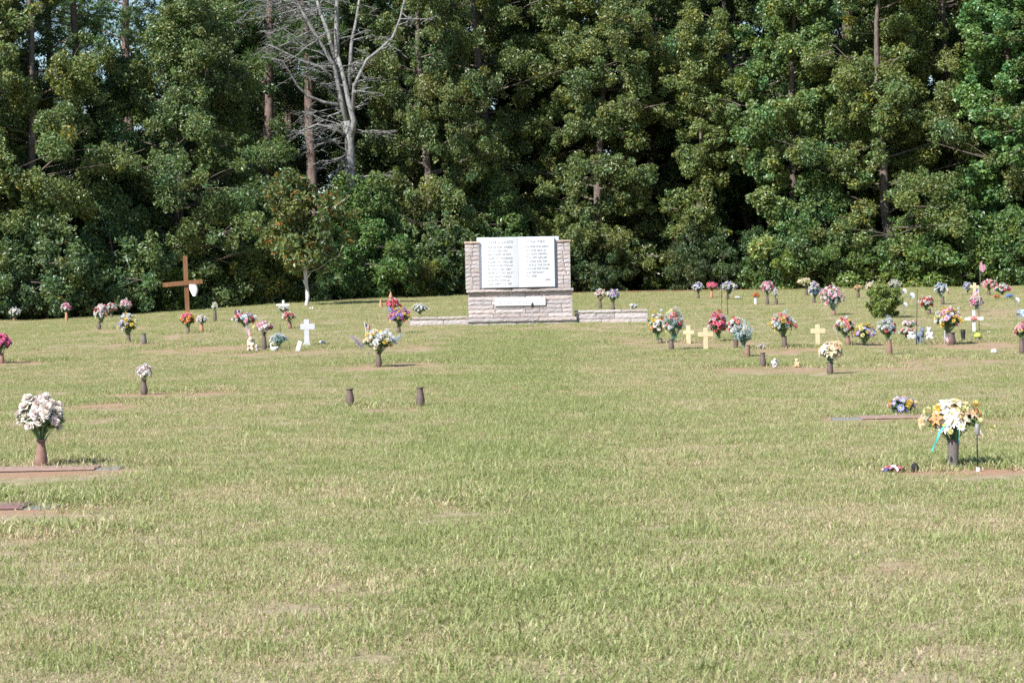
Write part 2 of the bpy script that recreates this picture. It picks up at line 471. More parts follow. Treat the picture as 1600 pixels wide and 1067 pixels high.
ci.inputs['Separate Children'].default_value = True; ci.inputs['Reset Children'].default_value = True
ip = ng.nodes.new('GeometryNodeInstanceOnPoints'); ip.inputs['Pick Instance'].default_value = True
def named(nm, ty):
    x = ng.nodes.new('GeometryNodeInputNamedAttribute'); x.data_type = ty; x.inputs['Name'].default_value = nm
    return x.outputs['Attribute']
cx = ng.nodes.new('ShaderNodeCombineXYZ'); er = ng.nodes.new('FunctionNodeEulerToRotation')
ng.links.new(named('turn', 'FLOAT'), cx.inputs[2]); ng.links.new(cx.outputs[0], er.inputs[0])
ng.links.new(gi.outputs[0], ip.inputs['Points']); ng.links.new(ci.outputs[0], ip.inputs['Instance'])
ng.links.new(named('variant', 'INT'), ip.inputs['Instance Index']); ng.links.new(er.outputs[0], ip.inputs['Rotation'])
ng.links.new(named('size', 'FLOAT'), ip.inputs['Scale']); ng.links.new(ip.outputs[0], go.inputs[0])
md = grass.modifiers.new('tufts', 'NODES'); md.node_group = ng
# ------------------------------------------------------------------ monument
def stone_mat(name, c0, c1):
    m = mat(name, c0, .85, .2); g = NT(m)
    tc = g.new('ShaderNodeTexCoord').outputs['Object']
    f = g.noise(16, 6, .65, tc)
    t = g.attr('tone').outputs['Color']
    c = g.mix(1.0, g.ramp(f, [(.3, c0), (.7, c1)]), t, 'MULTIPLY')
    g.link(c, g.b.inputs['Base Color']); g.bump(f, .02, .7)
    return m
M_stone = stone_mat('rough_pink_stone', (.345,.30,.29), (.47,.42,.405))
M_mortar = mottled('mortar', (.31,.28,.265), (.39,.35,.335), 40, .9, .1)
M_cap = stone_mat('cap_stone', (.36,.27,.22), (.48,.38,.32))
M_marble = mottled('white_marble', (.535,.55,.58), (.58,.59,.61), 3, .45, .4)
M_marble_back = mottled('pale_marble', (.54,.58,.64), (.60,.64,.69), 4, .45, .4)
M_letter = mat('grey_letter_paint', (.475,.485,.515), .6)
def courses(stones, seed, joint=.014):
    """stones: list of boxes (x0,x1,y0,y1,z0,z1); each gets a rough split face"""
    rg = random.Random(seed); V = []; F = []; T = []
    for (x0,x1,y0,y1,z0,z1) in stones:
        x0 += joint/2; x1 -= joint/2; z0 += joint/2; z1 -= joint/2
        nx_, nz_ = max(2, int((x1-x0)/.07)), 3
        t = rg.uniform(.82, 1.12); h = rg.uniform(-.05, .05); col = (t*(1+h*.5), t*(1-h*.3), t*(1-h))
        def grid(yv, bulge):
            b = len(V)
            for k in range(nz_+1):
                for j in range(nx_+1):
                    e = (0 < j < nx_) and (0 < k < nz_)
                    jit = rg.uniform(-.007, .004) + (bulge if e else 0)
                    V.append((x0+(x1-x0)*j/nx_, yv + jit*(1 if yv == y0 else -1), z0+(z1-z0)*k/nz_))
            return b
        b0 = grid(y0, -.007); b1 = grid(y1, -.007); w = nx_+1
        for k in range(nz_):
            for j in range(nx_):
                a = b0+k*w+j; F.append((a, a+1, a+1+w, a+w)); T.append(col)
                a = b1+k*w+j; F.append((a, a+w, a+1+w, a+1)); T.append(col)
        for j in range(nx_):
            F.append((b0+j, b1+j, b1+j+1, b0+j+1)); T.append(col)
            a0 = b0+nz_*w+j; a1 = b1+nz_*w+j; F.append((a0, a0+1, a1+1, a1)); T.append(col)
        for k in range(nz_):
            a0, a1 = b0+k*w, b1+k*w; F.append((a0, a0+w, a1+w, a1)); T.append(col)
            a0, a1 = b0+k*w+nx_, b1+k*w+nx_; F.append((a0, a1, a1+w, a0+w)); T.append(col)
    return np_mesh('stones', np.array(V), np.array(F), M_stone, np.array(T))
def layout(x0, x1, y0, y1, z0, z1, ch, lmin, lmax, seed):
    rg = random.Random(seed); out = []; n = max(1, round((z1-z0)/ch)); h = (z1-z0)/n
    for k in range(n):
        x = x0
        while x < x1-.01:
            L = rg.uniform(lmin, lmax); xe = x+L
            if x1-xe < lmin*.6: xe = x1
            out.append((x, xe, y0, y1, z0+k*h, z0+(k+1)*h)); x = xe
    return out
mon = empty('monument', MON)
tag(mon, 'stone memorial wall carrying a big white marble open book', 'monument')
SM = ppm(mon_y)
def mx(px): return (px-815)/SM          # local x of a photo column
def mz(py): return (507-py)/SM
def stones(name, st, seed, m=None, parent=mon, core=True):
    me = courses(st, seed)
    if m: me.materials.clear(); me.materials.append(m)
    o = obj_of(name, me, parent)
    return o
def core(x0,x1,y0,y1,z0,z1,parent):
    b = MB(); b.box(x0,x1,y0,y1,z0,z1); b.build('mortar', M_mortar, parent)
GB = -.25                                # goes into the ground
pl = stones('plinth', layout(mx(731), mx(899), -.16, .80, mz(512), mz(502), .17, .5, .9, 3), 3)
core(mx(732), mx(898), -.14, .78, GB, mz(503), pl)
st = stones('plinth_ledge', layout(mx(730), mx(901), -.21, .82, mz(502), mz(496), .12, .9, 1.3, 4), 4)
bs = stones('base_wall', layout(mx(732), mx(895), -.10, .75, mz(496), mz(456), .115, .38, .85, 5), 5)
core(mx(732.5), mx(894.5), -.08, .73, mz(497), mz(457), bs)
ld = stones('book_ledge', layout(mx(729.5), mx(897), -.19, .78, mz(456), mz(451), .09, .9, 1.3, 6), 6)
for (a, b_, sd) in ((728.5, 751.0, 7), (872.5, 893, 8)):
    p = stones('pillar', layout(mx(a), mx(b_), -.11, .45, mz(451), mz(380), .116, .15, .24, sd), sd)
    core(mx(a)+.02, mx(b_)-.02, -.09, .43, mz(452), mz(381), p)
    stones('cap_stone', [(mx(a)-.02, mx(b_)+.02, -.14, .47, mz(380), mz(376))], sd+20, M_cap)
# wall between the pillars behind the book
b = MB(); b.box(mx(751), mx(872.5), .22, .44, mz(451), mz(381)); b.build('back_wall', M_mortar, mon)
# wing walls
for (a, b_, z0, z1, sd) in ((640, 731.5, 516, 492, 11), (899, 1012.5, 512, 486.5, 12)):
    h = (z0-z1)/SM; zt = mz(z1) 
    w = stones('wing_wall', layout(mx(a), mx(b_), .12, .52, zt-.09-.32, zt-.075, .16, .5, .95, sd), sd)
    core(mx(a)+.02, mx(b_)-.01, .14, .50, zt-.09-.6, zt-.085, w)
    stones('wall_coping', layout(mx(a)-.02, mx(b_)-.003, .09, .55, zt-.075, zt, .075, .7, 1.3, sd+3), sd+3, M_cap if sd == 99 else None, w)
# the open book: cover slab, two swelling page blocks, gutter
bk = mon
b = MB(); b.box(mx(747.5), mx(875.5), -.03, .215, mz(450.6), mz(370.5)); b.build('book_cover', M_marble_back, bk, bevel=.012)
def page(x0, x1, gut_left):
    """solid page block whose face swells and falls into the gutter"""
    n = 14; V = []; F = []
    z0, z1 = mz(450.8), mz(371.5)
    for k, z in enumerate((z0+.035, z1)):
        for j in range(n+1):
            t = j/n; u = t if gut_left else 1-t          # u = 0 at the gutter
            y = -.185 - .075*math.sin(min(1, u*2.6)*math.pi*.5) + .09*max(0, u-.4)
            V.append((x0+(x1-x0)*t, y, z))
        for j in range(n+1): V.append((x0+(x1-x0)*j/n, -.032, z))
    w = n+1
    for j in range(n):
        F += [(j, j+1, 2*w+j+1, 2*w+j), (w+j, 3*w+j, 3*w+j+1, w+j+1), (j, w+j, w+j+1, j+1), (2*w+j, 2*w+j+1, 3*w+j+1, 3*w+j)]
    F += [(0, 2*w, 3*w, w), (n, w+n, 3*w+n, 2*w+n)]
    m = MB(); m.add(V, F)
    return m
LX0, LX1, RX0, RX1 = mx(755.0), mx(811.8), mx(812.2), mx(868)
pg1 = page(LX0, LX1, False).build('page', M_marble, bk)
pg2 = page(RX0, RX1, True).build('page', M_marble, bk)
def text_mesh(lines, size, gap, align='LEFT', width=None):
    """carved letters as thin real geometry; returns a mesh in the x-z plane, top line at z = 0"""
    cu = bpy.data.curves.new('lettering', 'FONT'); cu.body = '\n'.join(lines); cu.size = size; cu.space_line = gap
    cu.align_x = align; cu.extrude = .004; cu.offset = size*.024; cu.resolution_u = 2; cu.space_character = 1.12
    o = bpy.data.objects.new('lettering', cu); COL.objects.link(o)
    dg = bpy.context.evaluated_depsgraph_get()
    me = bpy.data.meshes.new_from_object(o.evaluated_get(dg))
    bpy.data.objects.remove(o); bpy.data.curves.remove(cu)
    co = np.zeros(len(me.vertices)*3, np.float32); me.vertices.foreach_get('co', co); co = co.reshape(-1,3)
    x = co[:,0].copy()
    if width is not None:
        x *= width/(x.max()-x.min()); x -= x.min()
    co = np.c_[x, -co[:,2], co[:,1]]
    me.vertices.foreach_set('co', co.ravel()); me.materials.clear(); me.materials.append(M_letter); me.update()
    return me
def page_y(xl, gut_left, x0, x1):
    t = (xl-x0)/(x1-x0); u = t if gut_left else 1-t
    return -.185 - .075*np.sin(np.minimum(1, u*2.6)*np.pi*.5) + .09*np.maximum(0, u-.4)
def letter(parent, name, lines, px, py, size, gap, width_px, gut_left, x0, x1):
    for k, ln in enumerate(lines):
        letter_line(parent, name, ln, px, py + k*size*gap*SM, size, width_px, gut_left, x0, x1, max(len(q) for q in lines))
def letter_line(parent, name, ln, px, py, size, width_px, gut_left, x0, x1, longest):
    me = text_mesh([ln.strip()], size, 1, width=width_px/SM*len(ln.strip())/longest)
    px += (len(ln)-len(ln.strip()))/longest*width_px
    co = np.zeros(len(me.vertices)*3, np.float32); me.vertices.foreach_get('co', co); co = co.reshape(-1,3)
    co[:,0] += mx(px); co[:,2] += mz(py)
    co[:,1] = co[:,1]*1.0 + page_y(co[:,0], gut_left, x0, x1) - .006
    me.vertices.foreach_set('co', co.ravel()); me.update()
    obj_of(name, me, parent)
L1 = ["OUR FATHER WHICH", "ART IN HEAVEN", "HALLOWED BE THY", "NAME THY KINGDOM", "COME THY WILL BE", "DONE IN EARTH AS", "IT IS IN HEAVEN", "GIVE US THIS DAY", "OUR DAILY BREAD", "AND FORGIVE US", "OUR DEBTS AS WE"]
L2 = ["FORGIVE OUR DEBT-", "ORS AND LEAD US", "NOT INTO TEMPTA-", "TION BUT DELIVER", "US FROM EVIL FOR", "THINE IS THE KING-", "DOM AND THE POWER", "AND THE GLORY", "FOR EVER", "              AMEN"]
letter(pg1, 'page_heading', ["THE LORD'S"], 764.5, 379.3, .085, 1, 39, False, LX0, LX1)
letter(pg1, 'page_text', L1, 764, 387.0, .072, 1.37, 38, False, LX0, LX1)
letter(pg2, 'page_heading', ["PRAYER"], 825.5, 379.3, .085, 1, 29, True, RX0, RX1)
letter(pg2, 'page_text', L2, 823, 387.0, .072, 1.37, 38, True, RX0, RX1)
b = MB(); b.box(mx(774), mx(853), -.15, -.09, mz(477.5), mz(465)); pq = b.build('name_plaque', M_marble, mon, bevel=.006)
me = text_mesh(["GARDEN OF DEVOTION"], .105, 1, width=70/SM)
t = obj_of('plaque_text', me, pq); t.location = (mx(778.5), -.152, mz(473.8))

# thin rod standing in front of the wall
def place(px, py): return hit(px, py)
p = place(833, 519); r = empty('stake', p)
tag(r, 'thin metal rod with a dark head standing in front of the memorial wall', 'stake')
b = MB(); b.tube([(0,0,-.1),(0,0,.60)], .010, 6); b.build('rod', M_steel, r)
b = MB(); b.box(-.035,.03,-.012,.012,.60,.70); b.box(-.02,.02,-.014,.014,.70,.73); b.build('head', M_iron, r, bevel=.004)
# ------------------------------------------------------------------ trees
M_leaf = leaf_mat('broad_leaf', (.108,.146,.053), .42, .55, .24)
M_needle = leaf_mat('pine_needle', (.070,.115,.038), .5, .4, .2)
M_bark = bark_mat('grey_brown_bark', (.085,.065,.052), (.20,.165,.14), 3, 12)
M_pinebark = bark_mat('reddish_pine_bark', (.10,.072,.060), (.23,.17,.145), 2.5, 9)
M_deadbark = bark_mat('bleached_dead_wood', (.085,.083,.08), (.34,.335,.32), 3, 11)
M_palebark = bark_mat('pale_bark', (.42,.39,.35), (.62,.60,.56), 3, 10)

def leaves(centers, radii, per, size, rg, flat=.6, outward=None, upw=.55, olive=.0, rust=0.0, slim=.5):
    """leaf quads on clumps; centers (n,3); returns V, F, tone"""
    n = len(centers)
    rbig = np.sort(radii)[-max(1, len(radii)//3):].mean()
    cnt = np.maximum(5, (per*(radii/rbig)**2*(.6+.8*rg.random(n))).astype(int))
    ci = np.repeat(np.arange(n), cnt); m = len(ci)
    u = rg.normal(size=(m,3)); u /= np.linalg.norm(u, axis=1)[:,None]
    rr = (rg.random(m)**.45)[:,None]
    p = centers[ci] + u*rr*radii[ci][:,None]*np.array([1,1,flat])
    nn = rg.normal(size=(m,3))*.85 + u*.30 + np.array([0,0,upw])
    if outward is not None: nn += outward[ci]*.35
    nn /= np.linalg.norm(nn, axis=1)[:,None]
    ax = rg.normal(size=(m,3)) + u*.6 + np.array([0,0,-.35])
    ax -= nn*np.sum(ax*nn,1)[:,None]; ax /= np.linalg.norm(ax, axis=1)[:,None]
    sd = np.cross(nn, ax)
    L = (size*(.6+.8*rg.random(m)))[:,None]
    fold = nn*L*.10
    Vv = np.stack([p-ax*L*.5, p+sd*L*slim*.5+fold, p+ax*L*.5, p-sd*L*slim*.5+fold], 1).reshape(-1,3)
    Ff = np.arange(m*4).reshape(-1,4)
    ct = (.82+.36*rg.random(n))[ci]; v = (ct*(.7+.6*rg.random(m)))[:,None]
    hue = (rg.normal(size=n)*.10)[ci] + rg.normal(size=m)*.12 + olive
    tone = v*np.c_[1+hue*1.1, np.ones(m)+hue*.15, 1-hue*.7]
    k = rg.random(m) < rust
    tone[k] = tone[k]*np.array([2.3,.80,.55])
    y = rg.random(m) < .015
    tone[y] = tone[y]*np.array([2.3,1.5,.8])
    return Vv, Ff, np.clip(tone, .1, 4)

def wav(rg, a, b, n, amp):
    a = np.array(a, float); b = np.array(b, float)
    t = np.linspace(0,1,n)[:,None]
    p = a + (b-a)*t
    off = np.cumsum(rg.normal(size=(n,3)), 0)*amp; off -= off[0]
    return p + off*np.array([1,1,.5])

def make_tree(seed, H, z0, Rr, nl, per, size, prof, trunk_r=.22, sub=4, clump=.75, droop=.12, mat_=None, bark=None, olive=0, rust=0, lean=.3, flat=.85, gap=0.0, upw=.55, slim=.5):
    rg = np.random.default_rng(seed)
    tk = MB()
    n = 9
    tp = wav(rg, (0,0,-.4), (rg.normal()*lean, rg.normal()*lean, H*.96), n, .10*H/12)
    tp[0,:2] = 0
    rad = trunk_r*(1-np.linspace(0,1,n))**.8 + .018
    rad[0] *= 1.35
    tk.tube(tp, list(rad), 8)
    C = []; Rd = []; Out = []
    ga = rg.random()*6.28
    ph = rg.random(12)*6.28
    bul = lambda az, t: 1 + .22*math.sin(az+ph[0]+t*7) + .18*math.sin(2*az+ph[1]-t*11) + .16*math.sin(t*17+ph[2])*math.sin(az*3+ph[3]) + .10*math.sin(t*31+ph[4])
    for i in range(nl):
        t = (i+.2+.6*rg.random())/nl
        if gap and rg.random() < gap: continue
        z = z0 + (H-z0)*t
        L = Rr*prof(t)*(.62+.55*rg.random())
        az = ga + i*2.39996 + rg.normal()*.35
        if bul(az, t) < .82 and rg.random() < .55: continue      # bare side of the crown
        L *= bul(az, t)
        d = np.array([math.cos(az), math.sin(az), 0])
        bz = max(.3, z - L*.38)
        s = np.array([np.interp(bz, tp[:,2], tp[:,k]) for k in range(3)])
        e = s + d*L + np.array([0,0,(z-bz) - droop*L + rg.normal()*.15])
        bp = wav(rg, s, e, 5, .07*L/2)
        bp[2:,2] += .05*L
        r0 = max(.018, trunk_r*.34*(1-t)**.7*min(1, L/2))
        tk.tube(bp, [r0, r0*.75, r0*.55, r0*.35, .008], 5, cap=False)
        for q in range(sub):
            f = (.40 + .62*(q+rg.random()*.7)/sub)
            j = min(3.999, f*4); a = int(j); pos = bp[a]*(1-(j-a)) + bp[a+1]*(j-a)
            lat = np.array([-d[1], d[0], 0])
            pos = pos + lat*rg.normal()*.28*L + np.array([0,0,rg.normal()*.55 - .12])*clump
            tk.tube([bp[max(1,a)], (bp[max(1,a)]+pos)/2+np.array([0,0,.06]), pos], [.02,.012,.005], 4, cap=False)
            rc = clump*(.45+.75*rg.random()**1.4)*(.75+.25*prof(t))
            C.append(pos); Rd.append(rc); Out.append(d)
            for _ in range(2):                                   # ragged sprays round the clump
                o = rg.normal(size=3); o /= np.linalg.norm(o); C.append(pos + o*rc*(1.0+.35*rg.random())); Rd.append(rc*(.3+.25*rg.random())); Out.append(d)
    C = np.array(C); Rd = np.array(Rd); Out = np.array(Out)
    V, F, T = leaves(C, Rd, per, size, rg, flat, Out, upw, olive, rust, slim)
    return tk.mesh('trunk', bark or M_bark), np_mesh('crown', V, F, mat_ or M_leaf, T)

def pine_mesh(seed, H, z0, Rr, nl):
    rg = np.random.default_rng(seed); tk = MB(); n = 9
    tp = wav(rg, (0,0,-.4), (rg.normal()*.5, rg.normal()*.5, H), n, .07)
    tp[0,:2] = 0
    tk.tube(tp, list(.24*(1-np.linspace(0,1,n))**.6+.03), 8)
    Cs = []
    for i in range(nl):
        t = (i+rg.random())/nl; z = z0+(H-z0)*t; L = Rr*(1-.65*t)*(.5+.6*rg.random()); az = i*2.4+rg.normal()*.4
        s = np.array([np.interp(z-.2*L, tp[:,2], tp[:,k]) for k in range(3)])
        e = s+np.array([math.cos(az)*L, math.sin(az)*L, .25*L+rg.normal()*.2])
        bp = wav(rg, s, e, 4, .09)
        tk.tube(bp, [.05,.035,.02,.01], 5, cap=False)
        for f in (.5,.65,.8,.9,1.0,1.0): 
            q = bp[0]+(bp[-1]-bp[0])*f + rg.normal(size=3)*np.array([.28,.28,.16]); Cs.append(q)
    C = np.array(Cs); m0 = 46; m = len(C)*m0; ci = np.repeat(np.arange(len(C)), m0)
    u = rg.normal(size=(m,3)); u[:,2] = u[:,2]*.7+.35; u /= np.linalg.norm(u,axis=1)[:,None]
    L = (.26+.22*rg.random(m))[:,None]; s = np.cross(u, rg.normal(size=(m,3))); s /= np.linalg.norm(s,axis=1)[:,None]
    b = C[ci]+rg.normal(size=(m,3))*.07; w = .012
    V = np.stack([b-s*w, b+s*w, b+u*L+s*w*.4, b+u*L-s*w*.4],1).reshape(-1,3)
    v = ((.8+.4*rg.random(len(C)))[ci]*(.75+.5*rg.random(m)))[:,None]
    return tk.mesh('trunk', M_pinebark), np_mesh('crown', V, np.arange(m*4).reshape(-1,4), M_needle, v*np.array([1.0,1.0,.9]))

p_full = lambda t: (.62+.38*math.sin(min(1,t*1.25+.1)*math.pi))*(1 if t < .75 else max(.25, 1-(t-.75)*2.6))
p_high = lambda t: (.55+.45*math.sin(t*math.pi))*(1 if t < .8 else max(.3, 1-(t-.8)*2.8))
p_cone = lambda t: max(.2, (.75+.25*math.sin(t*3.1))*(1.05-.55*t))
p_col  = lambda t: .8+.2*math.sin(t*9)
p_bush = lambda t: max(.3, math.sin((t*.75+.2)*math.pi))

PROTO = {}
PROTO['oak_a'] = make_tree(101, 17.5, .9, 3.8, 66, 262, 0.137, p_full, .26, 6, .62, .16)
PROTO['oak_b'] = make_tree(102, 18.5, 2.2, 4.2, 66, 262, 0.141, p_high, .28, 6, .66, .22, olive=.05)
PROTO['oak_c'] = make_tree(103, 15.5, .7, 3.4, 62, 262, 0.133, p_full, .22, 6, .58, .10, olive=.03)
PROTO['oak_d'] = make_tree(119, 16.0, 2.0, 4.0, 92, 262, 0.133, lambda t: max(.3, 1.0-.45*t), .22, 6, .60, .30, olive=.02)
PROTO['gum'] = make_tree(104, 16.5, .6, 3.1, 66, 262, 0.144, p_cone, .22, 6, .60, .24, olive=-.02, slim=.7)
PROTO['column'] = make_tree(105, 12.0, 2.6, 1.35, 44, 227, 0.133, p_col, .17, 5, .50, .25, olive=.06)
PROTO['broad'] = make_tree(106, 12.2, .8, 4.6, 78, 262, 0.129, p_full, .25, 6, .66, .14)
PROTO['pine_a'] = pine_mesh(111, 21, 9.5, 3.0, 40)
PROTO['pine_b'] = pine_mesh(112, 19, 6.5, 2.8, 44)
PROTO['shrub_a'] = make_tree(121, 2.6, .15, 1.5, 26, 150, .13, p_bush, .05, 3, .48, .05, lean=.1)
PROTO['shrub_b'] = make_tree(122, 1.7, .1, 1.3, 22, 150, .12, p_bush, .04, 3, .42, .05, lean=.1, olive=.1)
PROTO['shrub_c'] = make_tree(123, 4.6, .2, 2.0, 36, 170, .15, p_bush, .08, 4, .60, .05, lean=.2)

def grow(kind, name, x, y, label, cat='tree', group=None, sc=1.0, tint=(1,1,1), rz=None, sxy=1.0):
    o = empty(name, (x, y, gzf(x, y)), R.uniform(0, 6.28) if rz is None else rz)
    o.scale = (sc*sxy, sc*sxy, sc)
    tag(o, label, cat, group)
    tm, cm = PROTO[kind]
    obj_of('trunk', tm, o)
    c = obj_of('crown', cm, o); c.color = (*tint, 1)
    return o
def wx(px, off=0.0):
    """world x, y of a spot `off` metres behind the wood's edge below photo column px"""
    y = 100.0
    for _ in range(8):
        x = (px-800)/FPX*y; y = float(edge(x)) + off
    return x, y
G1 = 'trees along the front of the wood'
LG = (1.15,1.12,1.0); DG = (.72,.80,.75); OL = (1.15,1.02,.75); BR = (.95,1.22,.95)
FRONT = [
 (-70,3.0,'oak_a',1.0,LG,1.0,'oak at the left end of the wood, only its branch tips showing at the edge'),
 (35,2.6,'oak_c',1.05,(1.12,1.12,.95),.95,'mottled green tree filling the top left corner beside the sky gaps'),
 (285,2.6,'broad',1.0,(.98,1.05,.95),1.02,'wide rounded tree behind the tall wooden cross, lower than its neighbours'),
 (165,5.5,'oak_c',.66,(.85,.95,.9),1.1,'smaller leafy tree between the two big trees at far left, below the sky gaps'),
 (455,7.5,'gum',.31,(.9,1.0,.9),1.3,'young leafy tree under the bare dead tree'),
 (678,3.4,'oak_a',1.02,(1.08,1.08,.95),.80,'big spreading oak rising to the left of the marble book'),
 (790,7.0,'oak_b',1.0,(1.05,1.07,.95),1.0,'tall oak directly behind the marble book with dark gaps in its crown'),
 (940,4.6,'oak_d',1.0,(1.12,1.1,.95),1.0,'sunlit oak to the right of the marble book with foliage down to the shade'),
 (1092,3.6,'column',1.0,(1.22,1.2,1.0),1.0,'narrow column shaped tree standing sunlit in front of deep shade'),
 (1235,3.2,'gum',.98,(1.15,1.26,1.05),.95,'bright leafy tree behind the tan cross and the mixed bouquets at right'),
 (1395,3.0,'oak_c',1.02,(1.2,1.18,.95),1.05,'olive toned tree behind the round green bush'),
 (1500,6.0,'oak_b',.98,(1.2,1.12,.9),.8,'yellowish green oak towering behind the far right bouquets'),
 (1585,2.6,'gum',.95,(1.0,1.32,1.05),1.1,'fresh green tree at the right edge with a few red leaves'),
 (1690,3.0,'oak_a',1.0,LG,1.0,'oak at the right end of the wood, only its branch tips showing at the edge'),
]
for (px, off, k, s, tint, sxy, lab) in FRONT:
    x, y = wx(px, off); grow(k, 'tree', x, y, lab, 'tree', G1, s, tint, None, sxy)
G2 = 'dark trees standing deeper in the wood'
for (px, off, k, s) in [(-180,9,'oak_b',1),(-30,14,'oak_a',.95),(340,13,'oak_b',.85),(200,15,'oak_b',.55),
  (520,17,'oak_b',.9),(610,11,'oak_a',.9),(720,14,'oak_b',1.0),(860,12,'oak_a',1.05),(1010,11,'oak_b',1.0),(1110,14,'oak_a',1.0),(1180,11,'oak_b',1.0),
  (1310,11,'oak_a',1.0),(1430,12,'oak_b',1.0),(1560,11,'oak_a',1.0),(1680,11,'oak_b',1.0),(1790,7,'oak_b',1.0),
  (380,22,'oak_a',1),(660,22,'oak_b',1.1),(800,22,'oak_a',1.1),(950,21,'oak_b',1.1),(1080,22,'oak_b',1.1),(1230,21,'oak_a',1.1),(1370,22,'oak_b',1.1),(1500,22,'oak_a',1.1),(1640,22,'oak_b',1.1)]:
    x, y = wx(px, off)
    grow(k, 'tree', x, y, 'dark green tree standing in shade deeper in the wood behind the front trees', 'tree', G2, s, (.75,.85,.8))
G3 = 'pines rising inside the wood'
for (px, off, k, s, lab) in [
  (499,9.0,'pine_a',1.0,'straight reddish pine trunk rising just left of the bare dead tree'),
  (418,11.0,'pine_a',1.05,'dark tall pine left of the bare dead tree, trunk seen above the young trees'),
  (140,7.0,'pine_b',.92,'dark pine beside the sky gaps at far left with low needle boughs'),
  (95,14.0,'pine_b',.95,'thin leaning pine behind the sky gaps at far left'),
  (745,13.0,'pine_a',.95,'pine trunk in shade just left of the marble book'),
  (890,13.0,'pine_a',1.0,'pine trunk in shade just right of the marble book'),
  (1043,13.0,'pine_a',1.0,'pine in deep shade left of the column shaped tree'),
  (205,11.0,'pine_b',.97,'pine with low needle boughs beside the wide rounded tree at far left'),
  (1330,12.0,'pine_b',1.05,'pine between the bright leafy tree and the olive toned tree'),
  (560,20.0,'pine_b',1.05,'pine deep in the wood behind the bare dead tree'),
  (455,18.0,'pine_b',1.0,'pine deep in the wood between the pine trunks')]:
    x, y = wx(px, off); grow(k, 'pine_tree', x, y, lab, 'pine tree', G3, s, (.95,1.05,.9))
# undergrowth along the edge
G4 = 'shrubs along the foot of the wood'
SH = [(-60,.8,'shrub_c',1,(.9,1,.95)),(20,.7,'shrub_a',.8,(.8,.95,1)),(75,1.0,'shrub_c',.95,(.8,.95,1)),(130,.8,'shrub_a',1,(.85,1.0,1.1)),(185,.7,'shrub_c',.95,(.85,1.05,1.1)),(230,1.2,'shrub_a',1,(.8,1,.9)),
 (265,.7,'shrub_b',1,(.9,1.2,.8)),(335,1.8,'shrub_c',.8,(.8,.9,.8)),(375,.8,'shrub_b',.95,(1.0,1.15,.8)),(425,.6,'shrub_b',1.25,(1.35,1.35,.95)),(400,2.5,'shrub_c',1.0,(.9,1.05,.9)),
 (515,1.0,'shrub_a',1.0,(.9,1.15,.8)),(560,1.4,'shrub_c',.95,(.85,1.1,.8)),(585,.8,'shrub_a',1.15,(.9,1.2,.8)),(600,2.5,'shrub_c',.95,(.9,1.05,.85)),(638,.7,'shrub_b',.9,(1.35,1.35,.9)),(680,1.2,'shrub_a',1.0,(.75,.9,.8)),(715,1.2,'shrub_a',1,(.7,.85,.75)),
 (780,2.5,'shrub_c',1.0,(.9,1.1,.85)),(925,7,'shrub_c',.75,(.6,.8,.7)),(948,2.2,'shrub_c',.50,(.5,.62,.52)),(915,2.6,'shrub_a',.85,(.5,.62,.52)),(985,7.5,'shrub_a',.9,(.55,.75,.65)),(1055,5.5,'shrub_b',1.0,(.7,.95,.6)),(1086,2.6,'shrub_c',.55,(.5,.6,.55)),(1130,2.8,'shrub_a',.8,(.5,.62,.52)),(1130,7,'shrub_c',.7,(.6,.8,.65)),(1180,4.5,'shrub_a',.9,(.6,.8,.7)),  # dark-tinted shrubs added to stand in for shade under oak and column tree
 (1215,1.8,'shrub_a',1.0,(.75,.95,.8)),(1245,1.0,'shrub_b',.95,(1,1.25,.8)),(1300,1.5,'shrub_c',.9,(.8,1,.8)),(1345,1.0,'shrub_b',1.1,(1,1.2,.8)),(1420,1.2,'shrub_a',1.05,(.95,1.2,.8)),(1452,.8,'shrub_b',1.0,(1,1.25,.8)),(1500,1.2,'shrub_c',.9,(.85,1.1,.8)),(1550,1.0,'shrub_a',1.0,(.9,1.2,.85)),(1595,.9,'shrub_a',1.1,(.9,1.15,.9)),(1660,1,'shrub_c',1,(.9,1.1,.9))]
SHL = {425:'pale yellow green bush beside the small white flower cross', 638:'pale yellow green bush between the red bouquet and the memorial wall', 560:'bright green shrub right of the pale trunked tree'}
for (px, off, k, s, tint) in SH:
    x, y = wx(px, off)
    grow(k, 'shrub', x, y, SHL.get(px, 'leafy green shrub growing in the row along the foot of the wood'), 'shrub', None if px in SHL else G4, s, tint)

# far wood, one mass of foliage that closes the view
rg = np.random.default_rng(77)
n = 2100
xs = rg.uniform(-70, 70, n); off = rg.uniform(26, 40, n); ys = edge(xs)+off; zs = gz(xs, ys)+22*rg.random(n)**1.35
pxs = 800 + xs/ys*FPX; pys = 470-(zs-EYE)/ys*FPX - (pxs-800)*.0192
gapm = ((pxs > 70) & (pxs < 210) & (pys > 90) & (pys < 265) & (rg.random(n) < .8)) | ((pxs > 150) & (pxs < 320) & (pys < 60) & (rg.random(n) < .3))
C = np.c_[xs, ys, zs][~gapm]
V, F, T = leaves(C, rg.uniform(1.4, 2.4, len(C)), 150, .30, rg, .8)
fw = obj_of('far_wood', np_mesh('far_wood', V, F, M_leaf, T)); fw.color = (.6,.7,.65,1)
tag(fw, 'dark far wood closing the view behind the edge trees', 'wood', kind='stuff')

